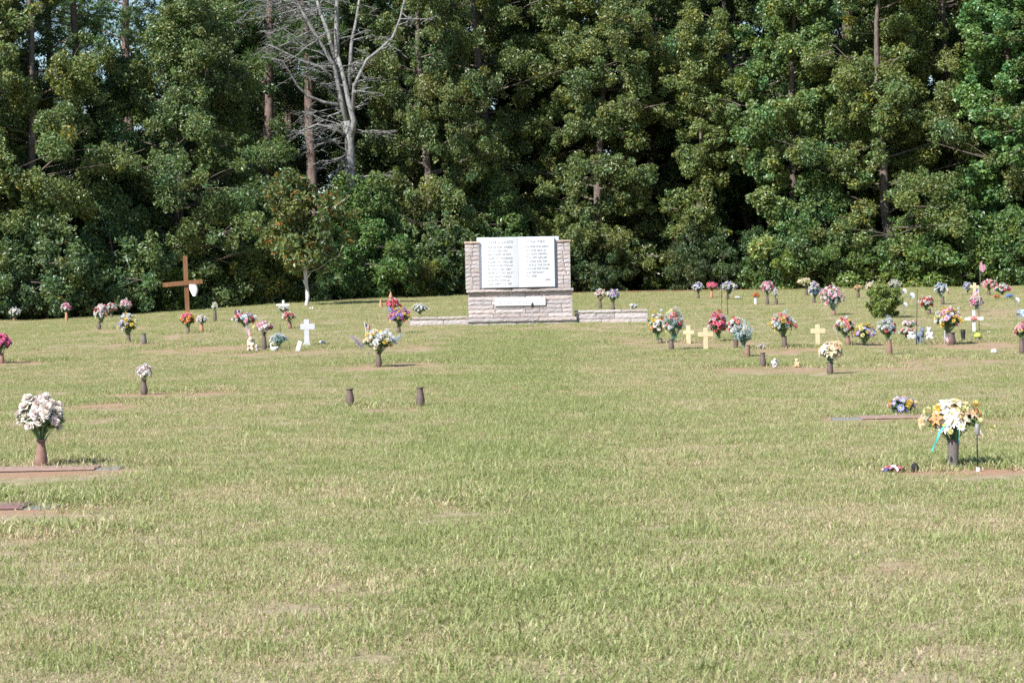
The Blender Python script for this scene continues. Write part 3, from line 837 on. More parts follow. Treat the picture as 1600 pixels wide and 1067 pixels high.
# bare dead tree, two stems from one foot
DX, DY = wx(548, 4.2)
dt = empty('dead_tree', (DX, DY, gzf(DX, DY)))
tag(dt, 'bare bleached dead tree with forked grey trunk and leafless twigs', 'dead tree')
def dp(px, py, dy=0.0):
    q = at_depth(px, py, DY+dy); return np.array([q.x-DX, q.y-DY, q.z-dt.location.z])
rg = np.random.default_rng(41)
tb = MB()
S_ = ppm(DY)
def stem(pts, w0, w1, dys=None, n=7):
    P_ = [dp(a, b, (dys[i] if dys else 0)) for i, (a, b) in enumerate(pts)]
    tb.tube(P_, list(np.linspace(w0, w1, len(P_))/S_/2), n); return P_
main = stem([(553,478),(551,400),(550,330),(549,292),(546,216),(541,190)], 22, 13)
left = stem([(543,200),(533,157),(522,103),(497,62),(477,27),(462,0),(450,-25)], 8.5, 3.5, [0,-.1,-.2,-.3,-.4,-.5,-.6])
mid = stem([(541,190),(528,120),(526,60),(526,27),(527,0),(530,-40)], 10, 5.5, [.1,.2,.2,.2,.2,.2])
right = stem([(548,220),(553,190),(545,160),(537,121),(528,90)], 10, 6, [0,-.15,-.15,-.1,0])
rb = stem([(551,180),(553,135),(573,94),(597,75),(614,58),(625,30),(630,9),(637,-20)], 6, 2.2, [-.1,-.3,-.5,-.6,-.6,-.6,-.6,-.6])
mid2 = stem([(526,100),(512,50),(500,18),(492,-10)], 8, 4, [.2,.5,.7,.8])
s3 = stem([(545,140),(549,70),(557,30),(562,-5)], 7, 3, [0,.3,.5,.6])
def twigs(path, n, side, lmin, lmax, depth=0, up=.0):
    for _ in range(n):
        j = rg.random()*(len(path)-1.001); a = int(j); s = path[a]*(1-(j-a))+path[a+1]*(j-a)
        L = rg.uniform(lmin, lmax); sd = side if rg.random() < .8 else -side
        d = np.array([sd*(.6+.5*rg.random()), rg.normal()*.5, up+rg.normal()*.4]); d /= np.linalg.norm(d)
        e = s+d*L; bp = wav(rg, s, e, 6, .06*L)
        bp[:,2] -= np.linspace(0,1,6)**2*L*.22*(rg.random())
        r0 = (.034 if depth == 0 else .014)
        tb.tube(bp, [r0, r0*.8, r0*.6, r0*.5, r0*.35, .005], 5, cap=False)
        if depth < 2: twigs(bp[1:], 5 if depth == 0 else 4, sd if rg.random() < .7 else -sd, L*.2, L*.5, depth+1, -.1)
twigs(left, 22, -1, .8, 3.0); twigs(main[3:], 12, -1, .8, 2.4); twigs(mid, 10, -1, 1.0, 2.8); twigs(right, 6, 1, .5, 1.4); twigs(rb, 10, 1, .5, 1.4); twigs(mid2, 8, -1, .7, 2.0); twigs(s3, 6, 1, .5, 1.4)
# the two long low boughs that hang to the left
for q in ([(536,165),(505,160),(480,150),(465,135),(452,112),(440,95),(425,92)], [(546,215),(520,200),(495,195),(470,205),(462,215)], [(530,130),(500,105),(470,95),(440,80),(420,70)]):
    P_ = stem(q, 6, 1.5, [-.2*i for i in range(len(q))], 5); twigs([np.array(x) for x in P_[1:]], 9, -1, .3, .9, 1, .1)
tb.build('trunk', M_deadbark, dt)

# little magnolia with rusty leaves and pale foot
x, y = wx(477, -2.0)
PROTO['magnolia'] = make_tree(131, 4.6, 1.5, 1.6, 34, 105, .17, lambda t: max(.25, math.sin((t*.8+.18)*math.pi)), .05, 3, .46, -.15, olive=.02, rust=.09, lean=.15, bark=M_palebark)
tm, cm = PROTO['magnolia']
p = hit(480, 478); 
mg = empty('small_tree', p, 1.0); tag(mg, 'small open tree with rusty brown leaf tips on a crooked pale trunk', 'tree')
c = obj_of('crown', cm, mg); c.color = (1.0,1.0,.85,1)
obj_of('branches', tm, mg)
b = MB(); s_ = ppm(p.y)
b.tube([((a-480)/s_, 0, (478-q)/s_) for a, q in ((479,484),(479,474),(482,462),(480,448),(478,435),(477,424),(476,405))], [.085,.07,.062,.058,.055,.05,.04], 8)
b.tube([((478-480)/s_,0,.75),(-.12,-.05,.95)], [.035,.02], 6); b.tube([(-.02,0,.95),(.12,-.04,1.15),(.16,-.03,1.2)], [.03,.02,.015], 6)
t_ = b.build('trunk', M_palebark, mg); t_.rotation_euler = (0,0,-1.0)

# round clipped bush among the graves
p = hit(1383, 497); s_ = ppm(p.y)
PROTO['bush'] = make_tree(141, 46/s_, .02, 24/s_, 28, 125, .066, lambda t: .80+.15*math.sin(t*5), .03, 4, .17, -.15, olive=.05, lean=.03, flat=.8)
grow('bush', 'bush', p.x, p.y, 'dense round green bush standing alone among the right hand graves', 'bush', None, 1.0, (1.35,1.4,.95))

# cable strung between two trunks behind the memorial, and a bit of white fence seen under the trees
x0, y0 = wx(655, 5.0); x1, y1 = wx(905, 5.0)
a = at_depth(655, 322, y0); c_ = at_depth(905, 330, y1)
b = MB(); b.tube([a + (c_-a)*(k/12) + Vector((0,0,-.25*math.sin(math.pi*k/12))) for k in range(13)], .014, 5)
tag(b.build('cable', mat('dark_cable', (.05,.05,.05), .6)), 'thin cable strung between trunks above and behind the marble book', 'cable')
x0, y0 = wx(1024, 6.5); o = empty('picket_fence', (x0, y0, gzf(x0, y0))); tag(o, 'short piece of white picket fence in the shade under the trees', 'fence')
for k in range(8):
    b = MB(); b.box(-.03,.03,-.012,.012,0,.62); b.add([(-.03,-.012,.62),(.03,-.012,.62),(.03,.012,.62),(-.03,.012,.62),(0,0,.68)], [(0,1,4),(1,2,4),(2,3,4),(3,0,4)])
    b.build('picket', M_white, o, (k*.13-.45, 0, 0))
for z in (.15,.48):
    b = MB(); b.box(-.5,.5,.013,.035,z,z+.06); b.build('rail', M_white, o)
# ------------------------------------------------------------------ flowers
def petal(mb, L, W, curl, tilt, az, cup=.3, mi=0, pointed=False, lift=0.0, nl=3):
    """one curved petal growing from the origin, tilted `tilt` from +z, turned by az"""
    V = []; F = []
    for i in range(nl+1):
        t = i/nl
        w = W*(math.sin((t*.82+.12)*math.pi)**.8 if not pointed else math.sin((t*.9+.1)*math.pi)**.9)
        a = tilt + curl*t
        z = L*t*math.cos(a); r = L*t*math.sin(a)
        for s in (-1, 0, 1):
            V.append((r - (abs(s)*cup*w*.4)*math.cos(a), s*w, z + abs(s)*cup*w*.5*math.sin(a) + lift))
    for i in range(nl):
        for k in range(2):
            F.append((i*3+k, i*3+k+1, (i+1)*3+k+1, (i+1)*3+k))
    m = Matrix.Rotation(az, 3, 'Z')
    mb.add([m @ Vector(v) for v in V], F, mi, True)
def bloom(kind, seed):
    rg = random.Random(seed); b = MB()
    if kind == 'rose':
        for (n, tilt, L, W, curl, lift) in ((6,1.05,1.0,.52,.35,-.1),(5,.75,.9,.46,.25,.0),(5,.42,.78,.38,.12,.08),(3,.15,.66,.26,.0,.12)):
            o = rg.random()*6
            for k in range(n): petal(b, L*rg.uniform(.9,1.1), W, curl, tilt+rg.uniform(-.08,.08), o+k*2*math.pi/n, .5, 0, False, lift)
    elif kind == 'lily':
        for k in range(6): petal(b, rg.uniform(1.05,1.25), .30 if k % 2 else .24, .75, .75, k*math.pi/3+.2, .5, 0, True, 0, 4)
        for k in range(5): b.tube([(0,0,.1),(.12*math.cos(k*1.26),.12*math.sin(k*1.26),.6)], .025, 4, 1)
    elif kind == 'daisy':
        for k in range(12): petal(b, rg.uniform(.9,1.05), .20, .15, 1.2+rg.uniform(-.1,.1), k*math.pi/6, .2, 0, False, 0, 2)
        b.ball((0,0,.06), (.28,.28,.18), 1, 8, 5)
    elif kind == 'mum':
        for (n, tilt, L) in ((10,1.45,.95),(9,1.05,.95),(7,.65,.92),(5,.25,.88)):
            o = rg.random()*6
            for k in range(n): petal(b, L*rg.uniform(.88,1.08), .24, -.25, tilt+rg.uniform(-.1,.1), o+k*2*math.pi/n, .6, 0, False, 0, 2)
    elif kind == 'spray':
        for k in range(26):
            a = rg.random()*6.28; r = rg.random()**.6*.95; h = rg.uniform(.3,1.3)-r*.35
            c = (r*math.cos(a), r*math.sin(a), h)
            b.tube([(0,0,-.2), (c[0]*.5,c[1]*.5,h*.45), c], [.012,.01,.008], 3, 1, False)
            for q in range(5): 
                t = q*1.256+a; n_ = (rg.uniform(-.05,.05), rg.uniform(-.05,.05), .05)
                b.add([c, (c[0]+.10*math.cos(t-.35), c[1]+.10*math.sin(t-.35), c[2]+n_[0]), (c[0]+.16*math.cos(t), c[1]+.16*math.sin(t), c[2]+.06), (c[0]+.10*math.cos(t+.35), c[1]+.10*math.sin(t+.35), c[2]+n_[1])], [(0,1,2,3)], 0)
    elif kind == 'spike':        # tall spike of bells (delphinium, gladiolus)
        for k in range(26):
            h = -.4+2.2*k/26; a = k*2.4; r = .34*(1-.6*k/26)
            for q in range(4): 
                t = a+q*1.57; c = Vector((r*.6*math.cos(a), r*.6*math.sin(a), h)); 
                b.add([c, c+Vector((r*.9*math.cos(t-.5), r*.9*math.sin(t-.5), .05)), c+Vector((r*1.3*math.cos(t), r*1.3*math.sin(t), .14)), c+Vector((r*.9*math.cos(t+.5), r*.9*math.sin(t+.5), .05))], [(0,1,2,3)], 0)
    return b
FM = {}
def bloom_mesh(kind, color, v):
    k = (kind, color, v)
    if k not in FM:
        FM[k] = bloom(kind, hash_(k)).mesh('flower', [PM[color], M_stem if kind == 'spray' else M_center])
    return FM[k]
def hash_(k): return sum(ord(ch)*(i+7) for i, ch in enumerate(str(k)))
def leaf_cloud(n, W, D, H, size, rg, zc, stemz, mat_):
    u = rg.normal(size=(n,3)); u /= np.linalg.norm(u,axis=1)[:,None]; u[:,2] = u[:,2]*.5+.1
    r = (.25+.68*rg.random(n))[:,None]
    p = u*r*np.array([W/2, D/2, H*.55]) + np.array([0,0,zc])
    p[:,2] = np.maximum(p[:,2], stemz+.02+.06*rg.random(n)*(np.hypot(p[:,0],p[:,1])/(W/2)))
    ax = u*np.array([1,1,.5])+rg.normal(size=(n,3))*.35; ax /= np.linalg.norm(ax,axis=1)[:,None]
    nn = rg.normal(size=(n,3))*.5+np.array([0,-.2,.7]); nn -= ax*np.sum(ax*nn,1)[:,None]; nn /= np.linalg.norm(nn,axis=1)[:,None]
    s = np.cross(nn, ax); L = (size*(.6+.8*rg.random(n)))[:,None]
    V = np.stack([p-ax*L*.5, p-s*L*.24+nn*L*.08, p+ax*L*.5-nn*L*.15, p+s*L*.24+nn*L*.08],1).reshape(-1,3)
    # stems as thin quads down to the vase mouth
    m = max(10, n//7); q = p[rg.integers(0, n, m)]; b0 = np.c_[rg.normal(size=(m,2))*.012, np.full(m, stemz)]
    w = np.array([.004,0,0])
    V2 = np.stack([b0-w, b0+w, q+w, q-w],1).reshape(-1,3)
    V = np.concatenate([V, V2]); F = np.arange(len(V)).reshape(-1,4)
    v = .6+.8*rg.random(n+m); h = rg.normal(size=n+m)*.12
    return np_mesh('foliage', V, F, mat_, np.c_[v*(1+h), v, v*(1-h)])
VASE_PROF = {'bulb': [(.36,0),(.44,.03),(.50,.14),(.52,.28),(.47,.48),(.38,.70),(.33,.86),(.35,.93)],
             'cone': [(.36,0),(.40,.02),(.41,.25),(.44,.55),(.49,.85),(.50,.93)],
             'tall': [(.36,0),(.42,.04),(.50,.2),(.50,.35),(.44,.6),(.40,.8),(.42,.93)]}
VASE_RIM = {'bulb': [(.35,.93),(.45,.955),(.46,1.0),(.38,1.0),(.31,.97)], 'cone': [(.50,.93),(.53,.95),(.53,1.0),(.46,1.0),(.42,.96)], 'tall': [(.42,.93),(.50,.96),(.50,1.0),(.42,1.0),(.36,.97)]}
VMAT = dict(bronze=M_bronze, grey=M_bronzegrey, rust=M_rust, terra=M_terra, white=M_white, iron=M_iron)
def vase(p, h, w, shape, mt, label):
    b = MB(); b.lathe([(r*w, z*h - (.03 if z == 0 else 0)) for r, z in VASE_PROF[shape]], 18)
    o = b.build('grave_vase', VMAT[mt], None, p)
    tag(o, label, 'vase', 'vases standing on the graves')
    b = MB(); b.lathe([(r*w, z*h+.001) for r, z in VASE_RIM[shape]], 18); b.build('rim', VMAT[mt], o)
    return o
DENS = 1.5
def bouquet(loc, W, H, pal, label, seed, bd=.10, leaf='g', stemz=0.0, extra=None, dx=0.0, leafn=1.0, low=-.12):
    """loc = mouth of the vase; the dome is W wide, H high and starts at stemz"""
    rg = np.random.default_rng(seed)
    o = empty('bouquet', loc); tag(o, label, 'flowers', 'flowers on the graves')
    D = W*.85; bd = min(bd, W*.42)
    off = Vector((dx, 0, 0))
    n = int(np.clip(DENS*1.9*(W*H)/(bd*bd), 5, 60))
    bag = [(k, c) for (k, c, q) in pal for _ in range(q*5 if c not in ('white','palepink') else q*9)]
    f = obj_of('foliage', leaf_cloud(int(np.clip(W*H*1500*leafn, 50, 420)), W*.94, D*.9, H, min(.085, W*.22), rg, H*.42, -.03, M_silkblue if leaf == 'b' else M_silk), o, off)
    for i in range(n):
        t = (i+.5)/n; zc = 1-(1-low)*t                       # from the top down past the middle
        az = i*2.39996+rg.random()*.6; rr = math.sqrt(max(0, 1-zc*zc)) if zc > 0 else 1-.25*(-zc/.12)
        d = Vector((rr*math.cos(az), rr*math.sin(az), zc))
        k, c = bag[int(rg.integers(0, len(bag)))]
        r = bd*.5*(.8+.4*rg.random())*{'lily':1.25,'spray':1.1,'spike':1.0}.get(k, 1.0)
        q = (.74+.36*rg.random())*(1.18 if rg.random() < .14 else 1)
        pos = Vector((d.x*(W/2-r*.7)*q, d.y*(D/2-r*.7)*q, H*.40 + d.z*(H*.60-r*.8)*q if d.z > 0 else H*.40+d.z*H*1.2))
        ob = obj_of('flower', bloom_mesh(k, c, int(rg.integers(0,2))), o, pos+off)
        nrm = (d + Vector((0,-.15,.35)) + Vector(rg.normal(size=3)*.18)).normalized()
        ob.rotation_mode = 'QUATERNION'; ob.rotation_quaternion = nrm.to_track_quat('Z', 'Y') @ Quaternion((0,0,1), rg.random()*6.28)
        ob.scale = (r, r, r)
    return o
def entry(i, bx, by, x0, x1, y0, y1, vk, vm, pal, blab, bd=.10, leaf='g', vlab=None, vw=None, low=-.12, leafn=1.0):
    p = hit(bx, by); s = ppm(p.y)
    W = (x1-x0)/s; H = (y1-y0)/s; zb = (by-y1)/s
    if vk:
        vh = max(.10, zb+.02); w = vw/s if vw else .115
        vase(p, vh, w, vk, vm, vlab or ('vase holding ' + blab))
        loc = p + Vector((0,0,vh-.01)); H = H + (0 if zb > .1 else zb-.1)
    else: loc = p + Vector((0,0,max(0, zb)))
    return bouquet(loc, W, max(.08, H), pal, blab, 500+i, bd, leaf, 0, None, ((x0+x1)/2-bx)/s, leafn, low)
r_, l_, d_, m_, s_y, k_ = 'rose', 'lily', 'daisy', 'mum', 'spray', 'spike'
B = [
 # base x, y, flowers x0 x1 y0 y1, vase, material, palette, label, bloom size, extra
 (65,732,24,105,613,690,'bulb','rust',[(r_,'blush',6),(r_,'palepink',2)],'big bouquet of dusty white roses at the lower left',.135,{'vlab':'rusty brown bulb shaped vase on the long bronze grave plate at lower left'}),
 (3,568,-18,20,520,553,'bulb','rust',[(r_,'hotpink',5),(r_,'magenta',1)],'hot pink roses cut by the left edge',.12,{}),
 (225,617,210,240,570,596,'bulb','bronze',[(r_,'palepink',2),(r_,'white',2),(r_,'blush',2)],'sparse pale pink and white roses in a lone vase',.10,{'leafn':.4}),
 (22,499,14,33,478,495,'bulb','rust',[(m_,'white',4),(m_,'paleyellow',1)],'white flowers near the wood at the far left',.11,{}),
 (104,502,94,112,472,489,'tall','terra',[(r_,'pink',3),(m_,'white',1),(r_,'hotpink',1)],'small pink and white flowers in a thin terracotta vase',.12,{}),
 (155,515,146,171,475,504,'bulb','bronze',[(m_,'red',2),(m_,'orange',2),(r_,'palepink',3),(m_,'white',2)],'orange red and pale pink bouquet left of its red neighbour',.11,{}),
 (174,497,165,184,473,491,'bulb','bronze',[(m_,'red',3),(m_,'white',3)],'red and white bouquet just behind the orange red one',.11,{}),
 (197,494,187,207,467,487,'bulb','bronze',[(r_,'pink',3),(m_,'white',2),(m_,'palepink',2)],'light pink and white bouquet above the yellow one',.11,{}),
 (201,535,184,217,489,524,'tall','bronze',[(m_,'paleyellow',4),(m_,'yellow',2),(m_,'white',2),(r_,'lavender',1)],'pale yellow and white bouquet beside the small empty vase',.12,{}),
 (294,521,281,307,487,512,'bulb','bronze',[(m_,'yellow',4),(r_,'orange',2),(r_,'hotpink',2),(r_,'peach',1)],'yellow and pink bouquet at the foot of the tall wooden cross',.11,{}),
 (315,519,306,325,492,508,'tall','terra',[(m_,'white',4),(r_,'palepink',1),(d_,'lavender',1)],'white bouquet in a terracotta vase next to the yellow and pink one',.09,{}),
 (336,503,331,341,472,486,'tall','bronze',[(m_,'white',2),(m_,'paleyellow',2)],'tiny white and yellow posy on a tall thin vase behind',.08,{}),
 (388,545,364,403,488,509,None,None,[(m_,'red',2),(m_,'white',3),(r_,'pink',2),(m_,'paleblue',1)],'red white and pale blue bouquet with the flag hanging below it',.11,{'leafn':1.3}),
 (413,548,399,428,501,522,'bulb','bronze',[(r_,'pink',4),(r_,'palepink',2),(m_,'hotpink',1),(m_,'paleyellow',1)],'pink bouquet in a slim dark vase behind the seated cherub',.12,{}),
 (436,545,421,450,520,540,None,None,[(s_y,'paleblue',4),(m_,'white',2),(m_,'greyblue',1)],'pale blue and white spray lying beside the white swan',.10,{'leaf':'b'}),
 (453,514,441,463,487,503,'bulb','rust',[(m_,'coral',3),(r_,'red',3),(m_,'white',1)],'coral red bouquet above the white stone cross',.10,{}),
 (443,493,434,452,477,489,None,None,[(m_,'white',3),(r_,'palepink',2),(d_,'cream',1)],'white flowers at the foot of the small white cross by the wood',.08,{}),
 (592,574,565,621,514,553,'bulb','bronze',[(m_,'white',6),(m_,'yellow',4),(s_y,'paleblue',1),(m_,'cream',1)],'full white and yellow bouquet in the middle left of the lawn',.13,{'leafn':1.5}),
 (623,521,607,641,481,510,'bulb','bronze',[(r_,'purple',3),(m_,'yellow',3),(r_,'magenta',3),(r_,'coral',2)],'purple yellow and magenta bouquet at the end of the low left wing wall',.11,{}),
 (614,490,602,627,466,484,None,None,[(r_,'red',4),(m_,'white',1),(r_,'hotpink',2)],'red bouquet beside the garden gnome',.11,{}),
 (656,494,643,669,474,490,None,None,[(m_,'white',4),(m_,'paleyellow',2)],'white and pale yellow bouquet behind the low left wing wall',.10,{}),
 (938,483,929,948,451,470,'bulb','bronze',[(m_,'peach',3),(m_,'white',2),(r_,'lavender',2)],'peach and lavender bouquet behind the right wing wall',.10,{}),
 (958,486,948,969,452,473,'bulb','bronze',[(r_,'lavender',2),(m_,'paleyellow',2),(m_,'white',3),(r_,'purple',1)],'lavender white and yellow bouquet behind the right wing wall',.10,{}),
 (990,487,983,997,474,484,None,None,[(m_,'white',3),(m_,'cream',2)],'low white posy behind the right wing wall',.09,{}),
 (1032,537,1014,1041,487,530,'bulb','bronze',[(m_,'yellow',4),(m_,'white',2),(r_,'orange',1),(d_,'white',2)],'tall yellow and white bouquet right of the wing wall',.11,{'leafn':1.3}),
 (1049,547,1036,1070,482,531,'bulb','bronze',[(s_y,'greyblue',5),(r_,'red',1),(r_,'coral',1),(m_,'white',2),(m_,'paleyellow',1)],'grey blue spray bouquet with a few red roses left of the tan crosses',.11,{'leaf':'b','leafn':1.3}),
 (1128,534,1106,1140,486,527,None,None,[(r_,'red',3),(r_,'hotpink',2),(r_,'pink',2),(m_,'white',2),(m_,'paleyellow',1)],'pink and red rose bouquet right of the front tan cross',.12,{'leafn':1.5}),
 (1150,546,1138,1163,494,529,'cone','bronze',[(r_,'red',2),(r_,'coral',2),(m_,'white',3),(m_,'paleyellow',1)],'red and white bouquet behind the pale spray',.11,{}),
 (1168,558,1146,1178,505,541,'tall','rust',[(k_,'greyblue',3),(s_y,'white',4),(k_,'white',2)],'pale grey white spray in a rusty vase',.12,{'leaf':'b','leafn':1.2}),
 (1226,544,1204,1245,488,527,'tall','bronze',[(m_,'white',2),(r_,'coral',2),(r_,'red',1),(m_,'yellow',2),(s_y,'paleblue',2),(m_,'paleyellow',1)],'large mixed coral and yellow bouquet left of a tan cross',.11,{'leafn':1.6}),
 (1297,585,1279,1319,531,568,'tall','bronze',[(l_,'cream',4),(l_,'blush',3),(l_,'peach',2)],'cream and peach lilies nearest of the right hand rows',.14,{'leaf':'b','leafn':1.3}),
 (1325,540,1304,1337,494,526,'bulb','rust',[(r_,'coral',3),(m_,'yellow',2),(s_y,'white',2),(r_,'red',1),(m_,'white',1)],'coral yellow and white bouquet left of the purple and yellow one',.11,{'leafn':1.5}),
 (1353,540,1331,1372,504,535,None,None,[(d_,'violet',3),(m_,'yellow',4),(d_,'purple',2),(m_,'paleyellow',2)],'purple and yellow bouquet sitting low in the right hand row',.12,{}),
 (1091,467,1082,1100,441,458,'bulb','bronze',[(r_,'lavender',3),(m_,'white',3)],'lavender and white bouquet first of the three before the shaded trees',.10,{}),
 (1112,466,1103,1122,440,455,'tall','terra',[(r_,'hotpink',4),(m_,'coral',1),(m_,'orange',1)],'hot pink bouquet before the shaded trees',.11,{}),
 (1137,468,1126,1154,440,459,'bulb','bronze',[(m_,'white',3),(r_,'lavender',2),(m_,'paleyellow',1)],'white and lavender bouquet beside the shepherd hook pole',.10,{}),
 (1181,476,1175,1188,457,467,'cone','white',[(m_,'orange',4)],'small orange flowers in a white pot',.09,{}),
 (1199,477,1188,1210,438,462,'bulb','bronze',[(r_,'pink',4),(r_,'hotpink',2),(m_,'palepink',3)],'tall pink bouquet right of the white pot',.11,{}),
 (1213,476,1208,1216,450,468,'tall','bronze',[(k_,'white',3)],'slim white flower spike beside the tall pink bouquet',.09,{}),
 (1260,462,1246,1270,434,448,'bulb','bronze',[(r_,'cream',4),(m_,'paleyellow',2)],'cream bouquet by the wood behind the blue and pink one',.11,{}),
 (1272,474,1263,1283,440,467,'tall','bronze',[(m_,'blue',3),(m_,'palepink',3),(m_,'white',2)],'bright blue and pale pink bouquet',.10,{}),
 (1303,493,1283,1321,446,485,'bulb','rust',[(r_,'pink',6),(m_,'palepink',4),(m_,'white',1)],'large pink bouquet with bluish leaves, behind the lilies',.12,{'leaf':'b'}),
 (1341,466,1333,1350,445,456,'tall','bronze',[(m_,'peach',3),(m_,'cream',2),(m_,'yellow',1)],'small peach bouquet left of the round bush, by the wood',.09,{}),
 (1362,466,1351,1375,440,456,None,None,[(r_,'cream',3),(m_,'blush',2)],'cream bouquet showing above the left of the round bush',.10,{}),
 (1397,466,1387,1407,437,454,None,None,[(m_,'blush',3),(s_y,'white',2)],'blush bouquet showing above the right of the round bush',.10,{}),
 (1390,555,1373,1402,496,532,'bulb','rust',[(m_,'greyblue',3),(m_,'white',3),(s_y,'white',2),(r_,'red',1)],'greyish white bouquet with one red rose in a red brown vase',.11,{}),
 (1421,527,1408,1438,500,512,None,None,[(r_,'pink',4),(m_,'palepink',3)],'flat pink bouquet above the green leaves beside the plush animals',.13,{'leafn':.6}),
 (1415,530,1404,1430,511,526,None,None,[(m_,'coral',1),(m_,'orange',1),(m_,'white',1)],'leafy green bunch with orange blooms below the flat pink bouquet',.07,{'leafn':2.5}),
 (1486,539,1460,1505,478,521,'tall','bronze',[(m_,'yellow',4),(r_,'pink',3),(r_,'lavender',2),(m_,'white',2),(m_,'paleyellow',1)],'big yellow pink and lavender bouquet with a flag on its vase',.12,{'leafn':1.3,'vw':15}),
 (1523,487,1513,1538,461,482,None,None,[(r_,'pink',3),(r_,'hotpink',1),(m_,'palepink',2)],'pink bouquet with a small flag behind the white cross',.10,{'leaf':'b'}),
 (1452,491,1435,1460,462,484,'bulb','bronze',[(r_,'red',3),(r_,'hotpink',1),(m_,'white',2),(m_,'cream',1)],'red and white bouquet by the thin dark pole',.10,{}),
 (1473,476,1460,1480,441,464,'bulb','bronze',[(m_,'paleblue',3),(m_,'blue',1),(m_,'white',3)],'pale blue and white bouquet with a small flag, by the wood',.10,{}),
 (1511,460,1504,1519,440,456,None,None,[(m_,'lavender',2),(m_,'greyblue',2),(m_,'white',1)],'greyish lavender flowers left of the far tan cross',.09,{}),
 (1545,462,1533,1559,436,453,'bulb','bronze',[(m_,'palepink',3),(r_,'coral',2),(m_,'red',1)],'pale pink and coral bouquet under the pink bird flag',.10,{}),
 (1566,468,1552,1580,443,459,None,None,[(m_,'white',4),(r_,'red',3),(r_,'hotpink',1)],'red and white bouquet farthest right by the wood',.11,{'leafn':1.6}),
 (1557,468,1552,1563,460,467,None,None,[(m_,'orange',3)],'little orange posy on the grass below the red and white bouquet',.07,{}),
 (1577,466,1571,1584,459,466,None,None,[(m_,'blue',3)],'little blue posy on the grass by the wood',.07,{}),
 (1597,553,1583,1612,503,531,'bulb','bronze',[(r_,'coral',3),(r_,'pink',2),(m_,'paleyellow',1),(m_,'red',1)],'pink and coral bouquet cut by the right edge',.11,{}),
 (1490,730,1443,1537,619,690,'cone','grey',[(l_,'orange',4),(l_,'peach',3),(l_,'cream',3),(l_,'white',2),(m_,'paleyellow',4),(d_,'white',2),(m_,'yellow',2)],'huge orange and white lily bouquet at the lower right',.125,{'leafn':1.8,'vw':19,'vlab':'tall grey cylinder vase on bare soil at the lower right'}),
 (1410,650,1385,1434,617,648,None,None,[(d_,'violet',3),(m_,'lavender',2),(m_,'yellow',4),(m_,'palepink',2),(m_,'peach',1)],'purple and yellow flowers lying on the long grave plate at right',.10,{'low':-.3}),
 (1190,546,1183,1196,537,546,None,None,[(m_,'palepink',2),(m_,'white',2)],'pale pink posy on the grass above the empty vase',.06,{'leafn':.3}),
]
BO = {}
for i, (bx, by, x0, x1, y0, y1, vk, vm, pal, lab, bd, kw) in enumerate(B):
    BO[lab] = entry(i, bx, by, x0, x1, y0, y1, vk, vm, pal, lab, bd, **kw)
# empty vases
for (bx, by, yt, w, mt, lab) in ((547,635,607,13.5,'bronze','empty dark bronze vase, left one of the pair on the open lawn'),(657,635,605,13.5,'bronze','empty dark bronze vase, right one of the pair on the open lawn'),
   (225,538,521,9,'grey','small empty vase beside the pale yellow and white bouquet'),(1192,573,551,10,'bronze','empty vase near the white kneeling figurine'),(1505,534,515,8,'iron','narrow black empty vase behind the big yellow and pink bouquet')):
    p = hit(bx, by); s = ppm(p.y); vase(p, (by-yt)/s, w/s, 'bulb' if mt != 'iron' else 'cone', mt, lab)
# loose pieces of the two biggest bouquets
o = BO['huge orange and white lily bouquet at the lower right']; s = ppm(o.location.y)
b = MB()
def strip(pts, w):
    V = []; F = []
    for i, q in enumerate(pts): V += [(q[0]-w/2, q[1], q[2]), (q[0]+w/2, q[1]+.01*math.sin(i*2), q[2]+.004)]
    for i in range(len(pts)-1): F.append((2*i, 2*i+1, 2*i+3, 2*i+2))
    b.add(V, F, 0, True)
zz = lambda py: (730-py)/s - (o.location.z-gzf(o.location.x, o.location.y))
strip([((x-1490)/s, y, zz(py)) for x, y, py in ((1476,-.2,660),(1468,-.24,665),(1461,-.25,673),(1457,-.25,684),(1453,-.24,693),(1449,-.24,702))], .022)
strip([((x-1490)/s, y, zz(py)) for x, y, py in ((1495,-.15,668),(1494,-.18,680),(1493,-.17,692))], .008)
b.build('ribbon', M_ribbon, o)
for (px, py, k, c, r) in ((1542,667,m_,'paleyellow',.04),(1450,669,m_,'paleyellow',.025),(1494,665,d_,'white',.045),(1520,672,d_,'white',.035),(1524,679,m_,'cream',.03),(1478,672,m_,'paleyellow',.03)):
    f = obj_of('flower', bloom_mesh(k, c, 0), o, ((px-1490)/s, -.24, zz(py))); f.scale = (r,)*3; f.rotation_euler = (1.2, 0, .3)
o = BO['full white and yellow bouquet in the middle left of the lawn']; s = ppm(o.location.y)
for (px, py, r) in ((561,533,.11),(566,541,.09),(615,534,.10),(622,530,.09),(611,541,.08)):
    f = obj_of('flower', bloom_mesh(k_ if r > .085 else s_y, 'paleblue' if px > 600 else 'lavender', 0), o, ((px-592)/s, -.08, (574-py)/s-.27)); f.scale = (r,)*3
    f.rotation_euler = (0, -.9 if px < 592 else .9, 0)
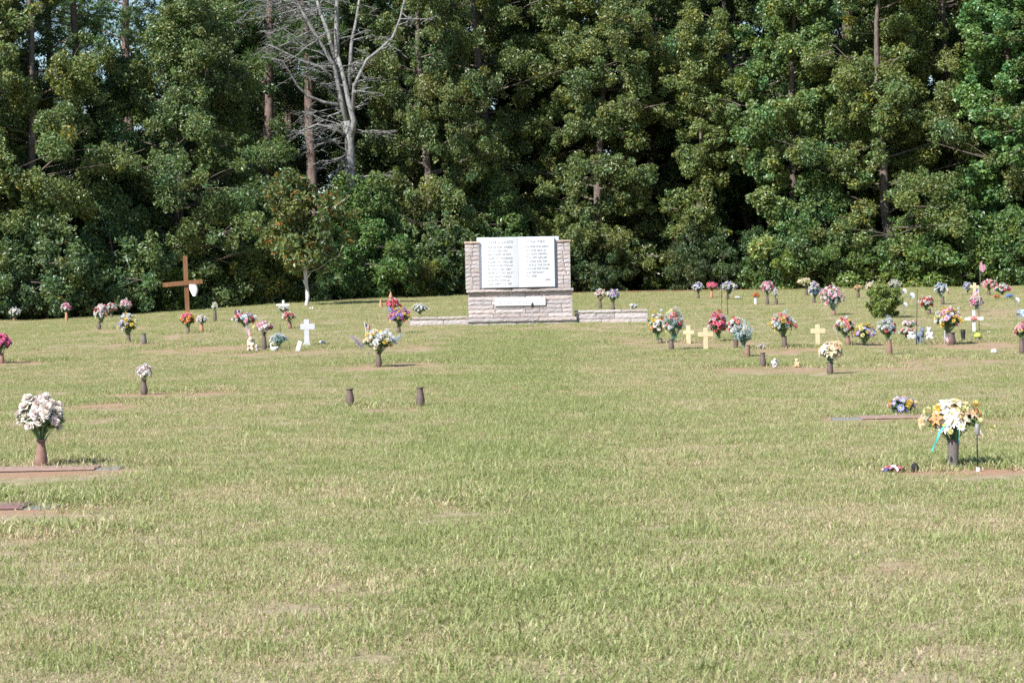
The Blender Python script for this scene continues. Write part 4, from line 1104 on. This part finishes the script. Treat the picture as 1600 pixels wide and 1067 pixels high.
# ------------------------------------------------------------------ crosses, figures and small things
def cross(name, bx, by, yt, bar, bx0, bx1, th, m, label, depth=.03, flare=False, tilt=0.0, cat='cross'):
    """bar = (y top, y bottom) of the arm in photo pixels"""
    p = hit(bx, by); s = ppm(p.y); h = (by-yt)/s; w = th/s
    o = empty(name, p); tag(o, label, cat); o.rotation_euler = (0, tilt, R.uniform(-.12,.12))
    b = MB(); zc0, zc1 = (by-bar[1])/s, (by-bar[0])/s; xa, xb = (bx0-bx)/s, (bx1-bx)/s
    b.box(-w/2, w/2, -depth/2, depth/2, -.12, h)
    if flare:
        b = MB(); prof = [(-.08,.62),(0.0,.62),(.02,.55),(.10,.36),(.55,.30),(.62,.28),(1.0,.34)]
        prof = [(q if q <= .02 else q*1.0, f_) for q, f_ in prof]
        V = []; F = []
        for q, f_ in prof:
            z = q*h; V += [(-w*f_*1.7,-depth/2,z),(w*f_*1.7,-depth/2,z),(w*f_*1.7,depth/2,z),(-w*f_*1.7,depth/2,z)]
        n = len(prof)
        for k in range(n-1):
            for j in range(4): F.append((k*4+j, k*4+(j+1)%4, (k+1)*4+(j+1)%4, (k+1)*4+j))
        F += [(3,2,1,0), tuple((n-1)*4+j for j in range(4))]; b.add(V, F)
    b.build('upright', m, o, bevel=.006)
    b = MB(); b.box(xa, xb, -depth/2-.004, depth/2+.004, zc0, zc1); b.build('crossbar', m, o, bevel=.006)
    return o, p, s
wc, p, s = cross('wooden_cross', 293, 489, 400, (438,445), 259, 321, 7, M_wood, 'tall brown wooden cross with a white cloth on its arm', .09, False, -.022)
for ch in wc.children:
    if ch.name.startswith('crossbar'): ch.rotation_euler = (0, -.075+.022, 0); ch.location = (0, -.06, -.02)
# white cloth bundle hanging from the arm
b = MB(); V = []; F = []; n = 10
for k in range(9):
    t = k/8; ww = (.085+.07*math.sin(t*2.4+.5))*(1-.55*t**3)
    for j in range(n):
        a = 2*math.pi*j/n; rip = 1+.16*math.sin(3*a+t*2)
        V.append(((9.5+2.0*t)/s + ww*1.05*rip*math.cos(a), -.09+.05*rip*math.sin(a), (489-444-19*t)/s))
for k in range(8):
    for j in range(n): F.append((k*n+j, k*n+(j+1)%n, (k+1)*n+(j+1)%n, (k+1)*n+j))
F += [tuple(range(n)), tuple(8*n+j for j in range(n))[::-1]]
b.add(V, F, 0, True); o = b.build('cloth', M_cloth, None, p); tag(o, 'white cloth bundle hanging below the right arm of the wooden cross', 'cloth')
cross('stone_cross', 480, 540, 499, (506,515), 470, 493, 7.5, mottled('pale_grey_stone', (.38,.385,.40), (.48,.485,.50), 30, .8), 'pale grey stone cross with a widening foot in the left rows', .06, True)
cross('grave_cross', 1076, 537, 509, (516.5,522.5), 1068, 1085, 7, M_tan, 'tan cross half hidden by the grey blue bouquet, leftmost of the tan crosses')
cross('grave_cross', 1103, 546, 512, (519,526), 1091, 1115, 7, M_tan, 'tan cross standing in front of the pink and red roses')
cross('grave_cross', 1278, 540, 507, (513.5,521), 1267, 1290, 7, M_tan, 'tan cross behind the cream and peach lilies')
cross('grave_cross', 1523, 461, 442, (446,450), 1516, 1530, 4.6, M_tan, 'small far tan cross beside the greyish lavender flowers')
cross('grave_cross', 443, 492, 469, (475,478), 432, 453, 3.6, M_white, 'small white cross with white flowers by the pale yellow bush')
wc2, p, s = cross('grave_cross', 1522, 519, 485, (495.5,500.5), 1508, 1537, 5, M_white, 'white cross with a pink flower at its centre')
for dx, dz, r in ((0,.33,.06),(-.05,.30,.04),(.05,.29,.04)):
    f = obj_of('flower', bloom_mesh('rose', 'coral', 0), wc2, (dx,-.04,dz)); f.scale = (r,)*3; f.rotation_euler = (1.4,0,0)

def figure(name, bx, by, parts, m, label, cat, s=1.0, vox=.012, rz=0.0):
    """one continuous remeshed body from (x, y, z, rx, ry, rz) ellipsoids"""
    p = hit(bx, by)
    b = MB()
    for q in parts: b.ball(q[:3], q[3:6], 0, 14, 10)
    me = b.mesh(name, m); o = bpy.data.objects.new(name, me); COL.objects.link(o)
    md = o.modifiers.new('r', 'REMESH'); md.mode = 'VOXEL'; md.voxel_size = vox
    md2 = o.modifiers.new('s', 'SMOOTH'); md2.iterations = 3
    dg = bpy.context.evaluated_depsgraph_get()
    m2 = bpy.data.meshes.new_from_object(o.evaluated_get(dg)); o.modifiers.clear(); o.data = m2
    m2.polygons.foreach_set('use_smooth', [True]*len(m2.polygons))
    o.location = p; o.scale = (s,)*3; o.rotation_euler = (0,0,rz)
    tag(o, label, cat); return o
CHERUB = [(0,0,.07,.085,.075,.07),(0,0,.15,.062,.055,.075),(0,-.005,.265,.055,.055,.06),(0,0,.215,.025,.025,.04),(-.05,-.07,.05,.03,.06,.032),(.05,-.07,.05,.03,.06,.032),(-.05,-.12,.035,.026,.03,.03),(.05,-.12,.035,.026,.03,.03),
 (-.065,-.02,.16,.024,.03,.05),(.065,-.02,.16,.024,.03,.05),(-.045,-.065,.135,.022,.045,.022),(.045,-.065,.135,.022,.045,.022),(-.055,.055,.20,.035,.018,.065),(.055,.055,.20,.035,.018,.065),(-.072,.06,.235,.022,.014,.04),(.072,.06,.235,.022,.014,.04),(0,-.055,.262,.012,.015,.014),(0,.01,.31,.045,.045,.025)]
o = figure('cherub_statue', 392, 549, CHERUB, M_ceramic, 'cream seated cherub statue with wings below the flag', 'statue', .98)
RABBIT = [(0,.02,.05,.055,.065,.055),(0,-.01,.095,.042,.045,.05),(0,-.03,.15,.034,.038,.034),(-.018,-.015,.205,.011,.010,.038),(.018,-.015,.205,.011,.010,.038),(-.028,-.06,.02,.018,.03,.018),(.028,-.06,.02,.018,.03,.018),(0,-.062,.145,.014,.014,.012),(0,.085,.05,.02,.02,.02)]
figure('rabbit_figurine', 401, 549, RABBIT, M_plush, 'small white rabbit figurine right of the cherub statue', 'figurine', .75)
SWAN = [(0,0,.05,.075,.05,.045),(.02,0,.075,.06,.045,.035),(.08,0,.09,.03,.03,.02),(-.06,0,.09,.022,.02,.035),(-.065,0,.13,.016,.016,.035),(-.055,0,.165,.016,.016,.025),(-.04,0,.185,.02,.018,.016),(-.075,0,.182,.02,.009,.008),(0,0,.01,.05,.04,.014)]
figure('swan_figurine', 428, 549, SWAN, M_white, 'white swan figurine beside the pale blue spray', 'figurine', 1.0)
p = hit(465, 549); b = MB(); b.box(-.05,.05,-.02,.02,-.04,.235); o = b.build('small_plaque', M_white, None, p, bevel=.018); o.rotation_euler = (0,.30,.1)
tag(o, 'small leaning white plaque left of the stone cross', 'plaque')
p = hit(504, 538); b = MB(); b.ball((0,0,.045),(.065,.05,.05)); b.ball((-.045,-.01,.055),(.03,.03,.03)); b.ball((.05,.0,.03),(.03,.02,.02)); o = b.build('white_stone', M_white, None, p); tag(o, 'little white stone on the grass right of the stone cross', 'stone')
ANGEL = [(0,0,.05,.07,.06,.06),(0,0,.11,.05,.045,.07),(0,-.01,.205,.04,.042,.044),(-.04,-.05,.1,.02,.03,.03),(.04,-.05,.1,.02,.03,.03),(0,-.07,.125,.022,.02,.025),(-.06,.035,.14,.04,.014,.05),(.06,.035,.14,.04,.014,.05),(0,0,.16,.022,.022,.03),(0,-.05,.202,.01,.01,.01)]
figure('angel_figurine', 1211, 575, ANGEL, M_plush, 'white kneeling angel figurine on the worn grass', 'figurine', .72)
BEAR = [(0,0,.06,.065,.06,.065),(0,0,.13,.05,.05,.05),(0,-.005,.20,.048,.046,.045),(-.04,0,.245,.018,.012,.018),(.04,0,.245,.018,.012,.018),(-.055,-.035,.115,.022,.03,.045),(.055,-.035,.115,.022,.03,.045),(-.05,-.075,.03,.028,.05,.028),(.05,-.075,.03,.028,.05,.028),(0,-.048,.19,.02,.02,.016)]
figure('bear_figurine', 1245, 574, BEAR, mottled('tan_resin', (.50,.30,.16), (.66,.48,.32), 20, .7), 'tan sitting bear figurine with pale head right of the angel', 'figurine', .62)
figure('plush_bear', 1452, 531, BEAR, M_plush, 'white plush bear left of the big yellow and pink bouquet', 'plush toy', 1.12)
figure('plush_rabbit', 1424, 531, [(q[0]*1.5, q[1], q[2]*.8, q[3]*1.5, q[4], q[5]*.85) for q in BEAR], M_plush, 'white plush animal lying under the flat pink bouquet', 'plush toy', .9)
DOG = [(0,0,.20,.055,.10,.06),(0,-.07,.22,.055,.05,.06),(0,-.10,.31,.045,.05,.05),(0,-.15,.295,.022,.03,.02),(-.04,-.09,.35,.014,.014,.03),(.04,-.09,.35,.014,.014,.03),(-.035,-.08,.10,.02,.022,.10),(.035,-.08,.10,.02,.022,.10),(-.04,.08,.13,.028,.035,.06),(.04,.08,.13,.028,.035,.06),(-.04,.085,.05,.018,.02,.06),(.04,.085,.05,.018,.02,.06),(0,.12,.24,.014,.05,.02),(0,-.09,.265,.035,.04,.05)]
figure('dog_statue', 1437, 538, DOG, M_dogblue, 'blue grey dog statue standing between the white plush toys', 'statue', 1.0, .012, .5)
# green and yellow pot
p = hit(1528, 534); b = MB(); b.lathe([(.045,-.02),(.05,0),(.062,.09)], 14); o = b.build('flower_pot', M_bronzegrey, None, p); tag(o, 'squat pot with a yellow and green dome beside the white cross', 'pot')
b = MB(); b.lathe([(.075,.092),(.085,.12),(.07,.16),(.03,.19)], 14); b.build('pot_lid', mat('yellow_green_glaze', (.42,.50,.08), .5), o)
# pale bits on the grass
for (px, py, w, lab) in ((1550,553,.11,'crumpled white paper on the worn grass at far right'),(465+1080,520,.05,'small white stone right of the squat pot'),(1153,467,.10,'white dove ornament by the shepherd hook pole'),(487,484,.10,'white ornament at the foot of the pale trunked tree')):
    p = hit(px, py); b = MB(); rg2 = random.Random(px)
    for q in range(4): b.ball((rg2.uniform(-w*.6,w*.6), rg2.uniform(-.03,.03), w*.35+rg2.uniform(0,w*.3)), (w*rg2.uniform(.3,.55), w*.35, w*rg2.uniform(.25,.4)), 0, 8, 6)
    o = b.build('paper' if 'paper' in lab else ('stone' if 'stone' in lab else 'ornament'), M_plush, None, p); tag(o, lab, 'paper' if 'paper' in lab else ('stone' if 'stone' in lab else 'ornament'))
# garden gnome and cone
p = hit(611, 488); s = ppm(p.y)
o = empty('garden_gnome', p); tag(o, 'garden gnome with pointed terracotta hat behind the red bouquet', 'gnome')
b = MB(); b.lathe([(.10,-.02),(.12,.05),(.11,.2),(.07,.32),(.075,.40),(.06,.45)], 14); b.build('body', M_dogblue, o)
b = MB(); b.lathe([(.07,.45),(.06,.50),(.035,.58),(.006,.66)], 14); b.build('hat', M_terra, o)
p = hit(595, 480); b = MB(); b.lathe([(.07,-.02),(.075,.02),(.06,.10),(.025,.22),(.006,.29)], 14); o = b.build('cone_ornament', M_terra, None, p); tag(o, 'small terracotta cone ornament left of the garden gnome', 'ornament')

# flags
def flag(p, w, h, ang, label, pole=0.0, rz=0.0, droop=.0, name='small_flag'):
    """hand flag: 13 stripes and a blue corner; hangs from the top of its stick"""
    o = empty(name, p, rz); tag(o, label, 'flag')
    f = MB(); n, mrows = 10, 13
    for r in range(mrows):
        for c in range(n):
            V = []
            for (cc, rr) in ((c, r), (c+1, r), (c+1, r+1), (c, r+1)):
                u, v = cc/n, rr/mrows
                V.append((u*w*math.cos(droop), .02*math.sin(u*7+v*1.5)*(u+.2), pole - v*h - u*w*math.sin(droop)))
            blue = c < 4 and r < 7
            f.add(V, [(0,1,2,3)], 2 if blue else (r % 2), True)
    for r in range(4):
        for c in range(4):
            u, v = (c+.5)/n, (r*1.6+1)/mrows; q = w*.012
            for sd in (-1, 1):
                yy = .02*math.sin(u*7+v*1.5)*(u+.2)+sd*.002; cx, cz = u*w*math.cos(droop), pole-v*h-u*w*math.sin(droop)
                f.add([(cx-q,yy,cz-q),(cx+q,yy,cz-q),(cx+q,yy,cz+q),(cx-q,yy,cz+q)], [(0,1,2,3)], 1)
    fo = f.build('cloth', [M_red, M_white, M_blue], o)
    b = MB(); b.tube([(-.006,0,-.05),(-.006,0,pole+.03)], .005, 5); b.build('stick', M_white, o)
    o.rotation_euler = (0, ang, rz)
    return o
p = hit(388, 545); flag(p+Vector((-.02,-.12,.22)), .36, .17, 0, 'flag hanging down below the red white and pale blue bouquet', .38, .0, 1.25)
p = hit(368, 512); flag(p, .17, .14, -.32, 'small flag on a slanted stick above the red white and pale blue bouquet', .50, 3.6, .1)
p = hit(1477, 541); flag(p+Vector((-.03,-.06,0)), .25, .12, .06, 'flag folded against the vase of the big yellow and pink bouquet', .30, 0.0, 1.1)
p = hit(577, 574); flag(p+Vector((.02,.05,0)), .13, .09, -.12, 'tiny flag sticking out of the white and yellow bouquet', .85, .6, .5)
p = hit(1476, 476); flag(p+Vector((0,-.1,0)), .22, .13, .1, 'small flag beside the pale blue and white bouquet', .62, 0.0, 1.2)
p = hit(1531, 487); flag(p+Vector((0,-.1,0)), .20, .13, .1, 'small flag in the pink bouquet behind the white cross', .66, 2.6, .6)
# flag fallen on the soil
p = hit(1397, 738); o = empty('fallen_flag', p, .15); tag(o, 'crumpled small flag lying on the soil at lower right', 'flag')
f = MB(); n, mr = 12, 13
def cz(u, v): return .010 + .045*math.sin(u*math.pi)**.7*(.6+.4*math.sin(v*5+u*9))+.012*math.sin(u*23+v*11)
for r in range(mr):
    for c in range(n):
        f.add([((cc/n-.5)*.17+.02*math.sin(rr*.9), (rr/mr-.5)*.16+.02*math.sin(cc*.8), max(.004, cz(cc/n, rr/mr))) for cc, rr in ((c,r),(c+1,r),(c+1,r+1),(c,r+1))], [(0,1,2,3)], 2 if (c < 4 and r < 7) else (c//1 % 2), True)
f.build('cloth', [mat('faded_flag_red', (.30,.06,.09), .9), mat('faded_flag_white', (.50,.44,.44), .9), M_blue], o)
b = MB(); b.tube([(-.12,-.03,.012),(.12,.05,.02)], .004, 5); b.build('stick', M_iron, o)
# black garden light head
p = hit(1430, 738); o = empty('garden_light', p, -.5); tag(o, 'black garden light head lying on the soil at lower right', 'garden light')
b = MB(); b.lathe([(.028,-.03),(.032,.0),(.034,.03),(.030,.05),(.012,.075),(.004,.085)], 14); h_ = b.build('shade', M_iron, o); h_.rotation_euler = (.5,.1,0); h_.location = (0,0,.012)
b = MB(); b.ball((0,-.026,.03), .011); b.build('lens', M_clear, o)
# solar stake with white foot
p = hit(1528, 737); o = empty('garden_stake', p); tag(o, 'thin dark stake with a white block at its foot beside the lily bouquet', 'stake'); s = ppm(p.y)
b = MB(); b.tube([(0,0,-.05),(-.004,0,.40)], .006, 6); b.build('pole', M_iron, o)
b = MB(); b.box(-.014,.014,-.014,.014,-.01,.035); b.build('foot', M_white, o, bevel=.003)
b = MB(); b.lathe([(.012,.30),(.020,.31),(.022,.36),(.016,.40)], 10); b.build('lamp_head', M_steel, o)
# poles
def pole(bx, by, yt, label, hook=0, r=.008, lean=0.0):
    p = hit(bx, by); s = ppm(p.y); h = (by-yt)/s
    o = empty('hook_pole' if hook else 'pole', p); tag(o, label, 'pole')
    b = MB(); pts = [(0,0,-.1),(lean*h*.5,0,h*.5),(lean*h,0,h)]
    if hook:
        pts = [(0,0,-.1),(0,0,h-.18)] + [(hook*(.10-.10*math.cos(a)), 0, h-.18+.16*math.sin(a)) for a in np.linspace(.3,2.9,8)] + [(hook*.21,0,h-.24)]
    b.tube(pts, r, 6); b.build('rod', M_iron, o); return o
pole(1128, 492, 430, 'tall shepherd hook pole behind the pink and red roses', 1)
pole(1137, 492, 434, 'second thin dark pole right of the shepherd hook', 0, .009)
pole(1432, 540, 452, 'tall thin dark leaning pole left of the white plush bear', 0, .008, .03)
pole(1530, 517, 470, 'thin dark pole behind the white cross with the pink flower', 0, .009)
pole(438, 530, 507, 'short thin dark stake behind the pale blue spray', 0, .008)
def pinwheel(bx, by, cy, r_px, mts, label, n=8):
    p = hit(bx, by); s = ppm(p.y); h = (by-cy)/s; r = r_px/s
    o = empty('pinwheel', p); tag(o, label, 'pinwheel')
    b = MB(); b.tube([(0,0,-.05),(0,0,h)], .0045, 5); b.build('stick', M_steel, o)
    w = MB()
    for k in range(n):
        a = 2*math.pi*k/n; a2 = a+2*math.pi/n*.8
        c = Vector((0,-.02,h)); q1 = c+Vector((math.cos(a)*r,-.03,math.sin(a)*r)); q2 = c+Vector((math.cos(a2)*r*.75,.015,math.sin(a2)*r*.75))
        w.add([c+Vector((0,.004*k/n,0)), q1, q2], [(0,1,2)], k % len(mts))
    w.build('vanes', mts, o)
    b = MB(); b.ball((0,-.03,h), .012, 0, 8, 6); b.build('hub', M_white, o)
pinwheel(1413, 492, 455, 5, [M_white], 'white pinwheel right of the round bush, upper one')
pinwheel(1414, 502, 476, 4.5, [M_clear, M_white], 'pale blue pinwheel right of the round bush, lower one')
pinwheel(1425, 500, 462, 5.5, [M_clear], 'clear bluish pinwheel farther from the round bush')
pinwheel(1589, 500, 469, 5, [M_white, M_clear], 'white pinwheel near the right edge')
pinwheel(1595, 512, 490, 8, [mat('sky_blue_foil', (.22,.36,.66), .3), M_clear], 'bright blue pinwheel at the right edge')
# bird banner
p = hit(1532, 466); o = empty('bird_flag', p); tag(o, 'pink bird shaped flag on a pole by the wood', 'flag'); s = ppm(p.y)
b = MB(); b.tube([(0,0,-.1),(0,0,1.22)], .006, 6); b.build('stick', M_steel, o)
b = MB(); V = [(-.02,0,.95),(.10,.02,.84),(.20,.04,.98),(.17,.03,1.12),(.08,.0,1.10),(.06,0,1.22),(.0,0,1.14)]
b.add(V + [(x, y+.012, z) for x, y, z in V], [tuple(range(7)), tuple(range(13,6,-1))] + [(k, 7+k, 7+(k+1)%7, (k+1)%7) for k in range(7)]); b.build('cloth', PM['pink'], o)

# flat grave markers
def marker(cx, cy, x0, x1, d0, d1, px0, px1, label, mplate=M_plate, thick=.026):
    """stone slab from photo column x0 to x1 with a bronze plate from px0 to px1"""
    p = hit(cx, cy); s = ppm(p.y); zs = max(gzf(p.x+dx, p.y+dy) for dx in ((x0-cx)/s, 0, (x1-cx)/s) for dy in (d0, 0, d1)) - .004
    o = empty('grave_marker', (p.x, p.y, zs)); tag(o, label, 'grave marker')
    b = MB(); b.box((x0-cx)/s, (x1-cx)/s, d0, d1, -.12, thick*.4); b.build('slab', M_greystone, o, bevel=.006)
    b = MB(); b.box((px0-cx)/s, (px1-cx)/s, d0-.01, d1-.03, thick*.4, thick); b.box((px0-cx)/s+.03, (px1-cx)/s-.03, d0+.04, d1-.06, thick, thick+.004); b.build('plate', mplate, o, bevel=.004)
    return o
marker(65, 737, -40, 186, -.02, .46, -36, 148, 'long rusty bronze plate with a grey stone end under the dusty white roses')
marker(30, 796, -80, 84, -.02, .46, -76, 36, 'purple brown plate with a grey stone end at the left edge', M_plate_dark)
marker(1395, 655, 1302, 1450, -.05, .5, 1346, 1446, 'reddish plate with a grey stone end under the purple and yellow flowers')
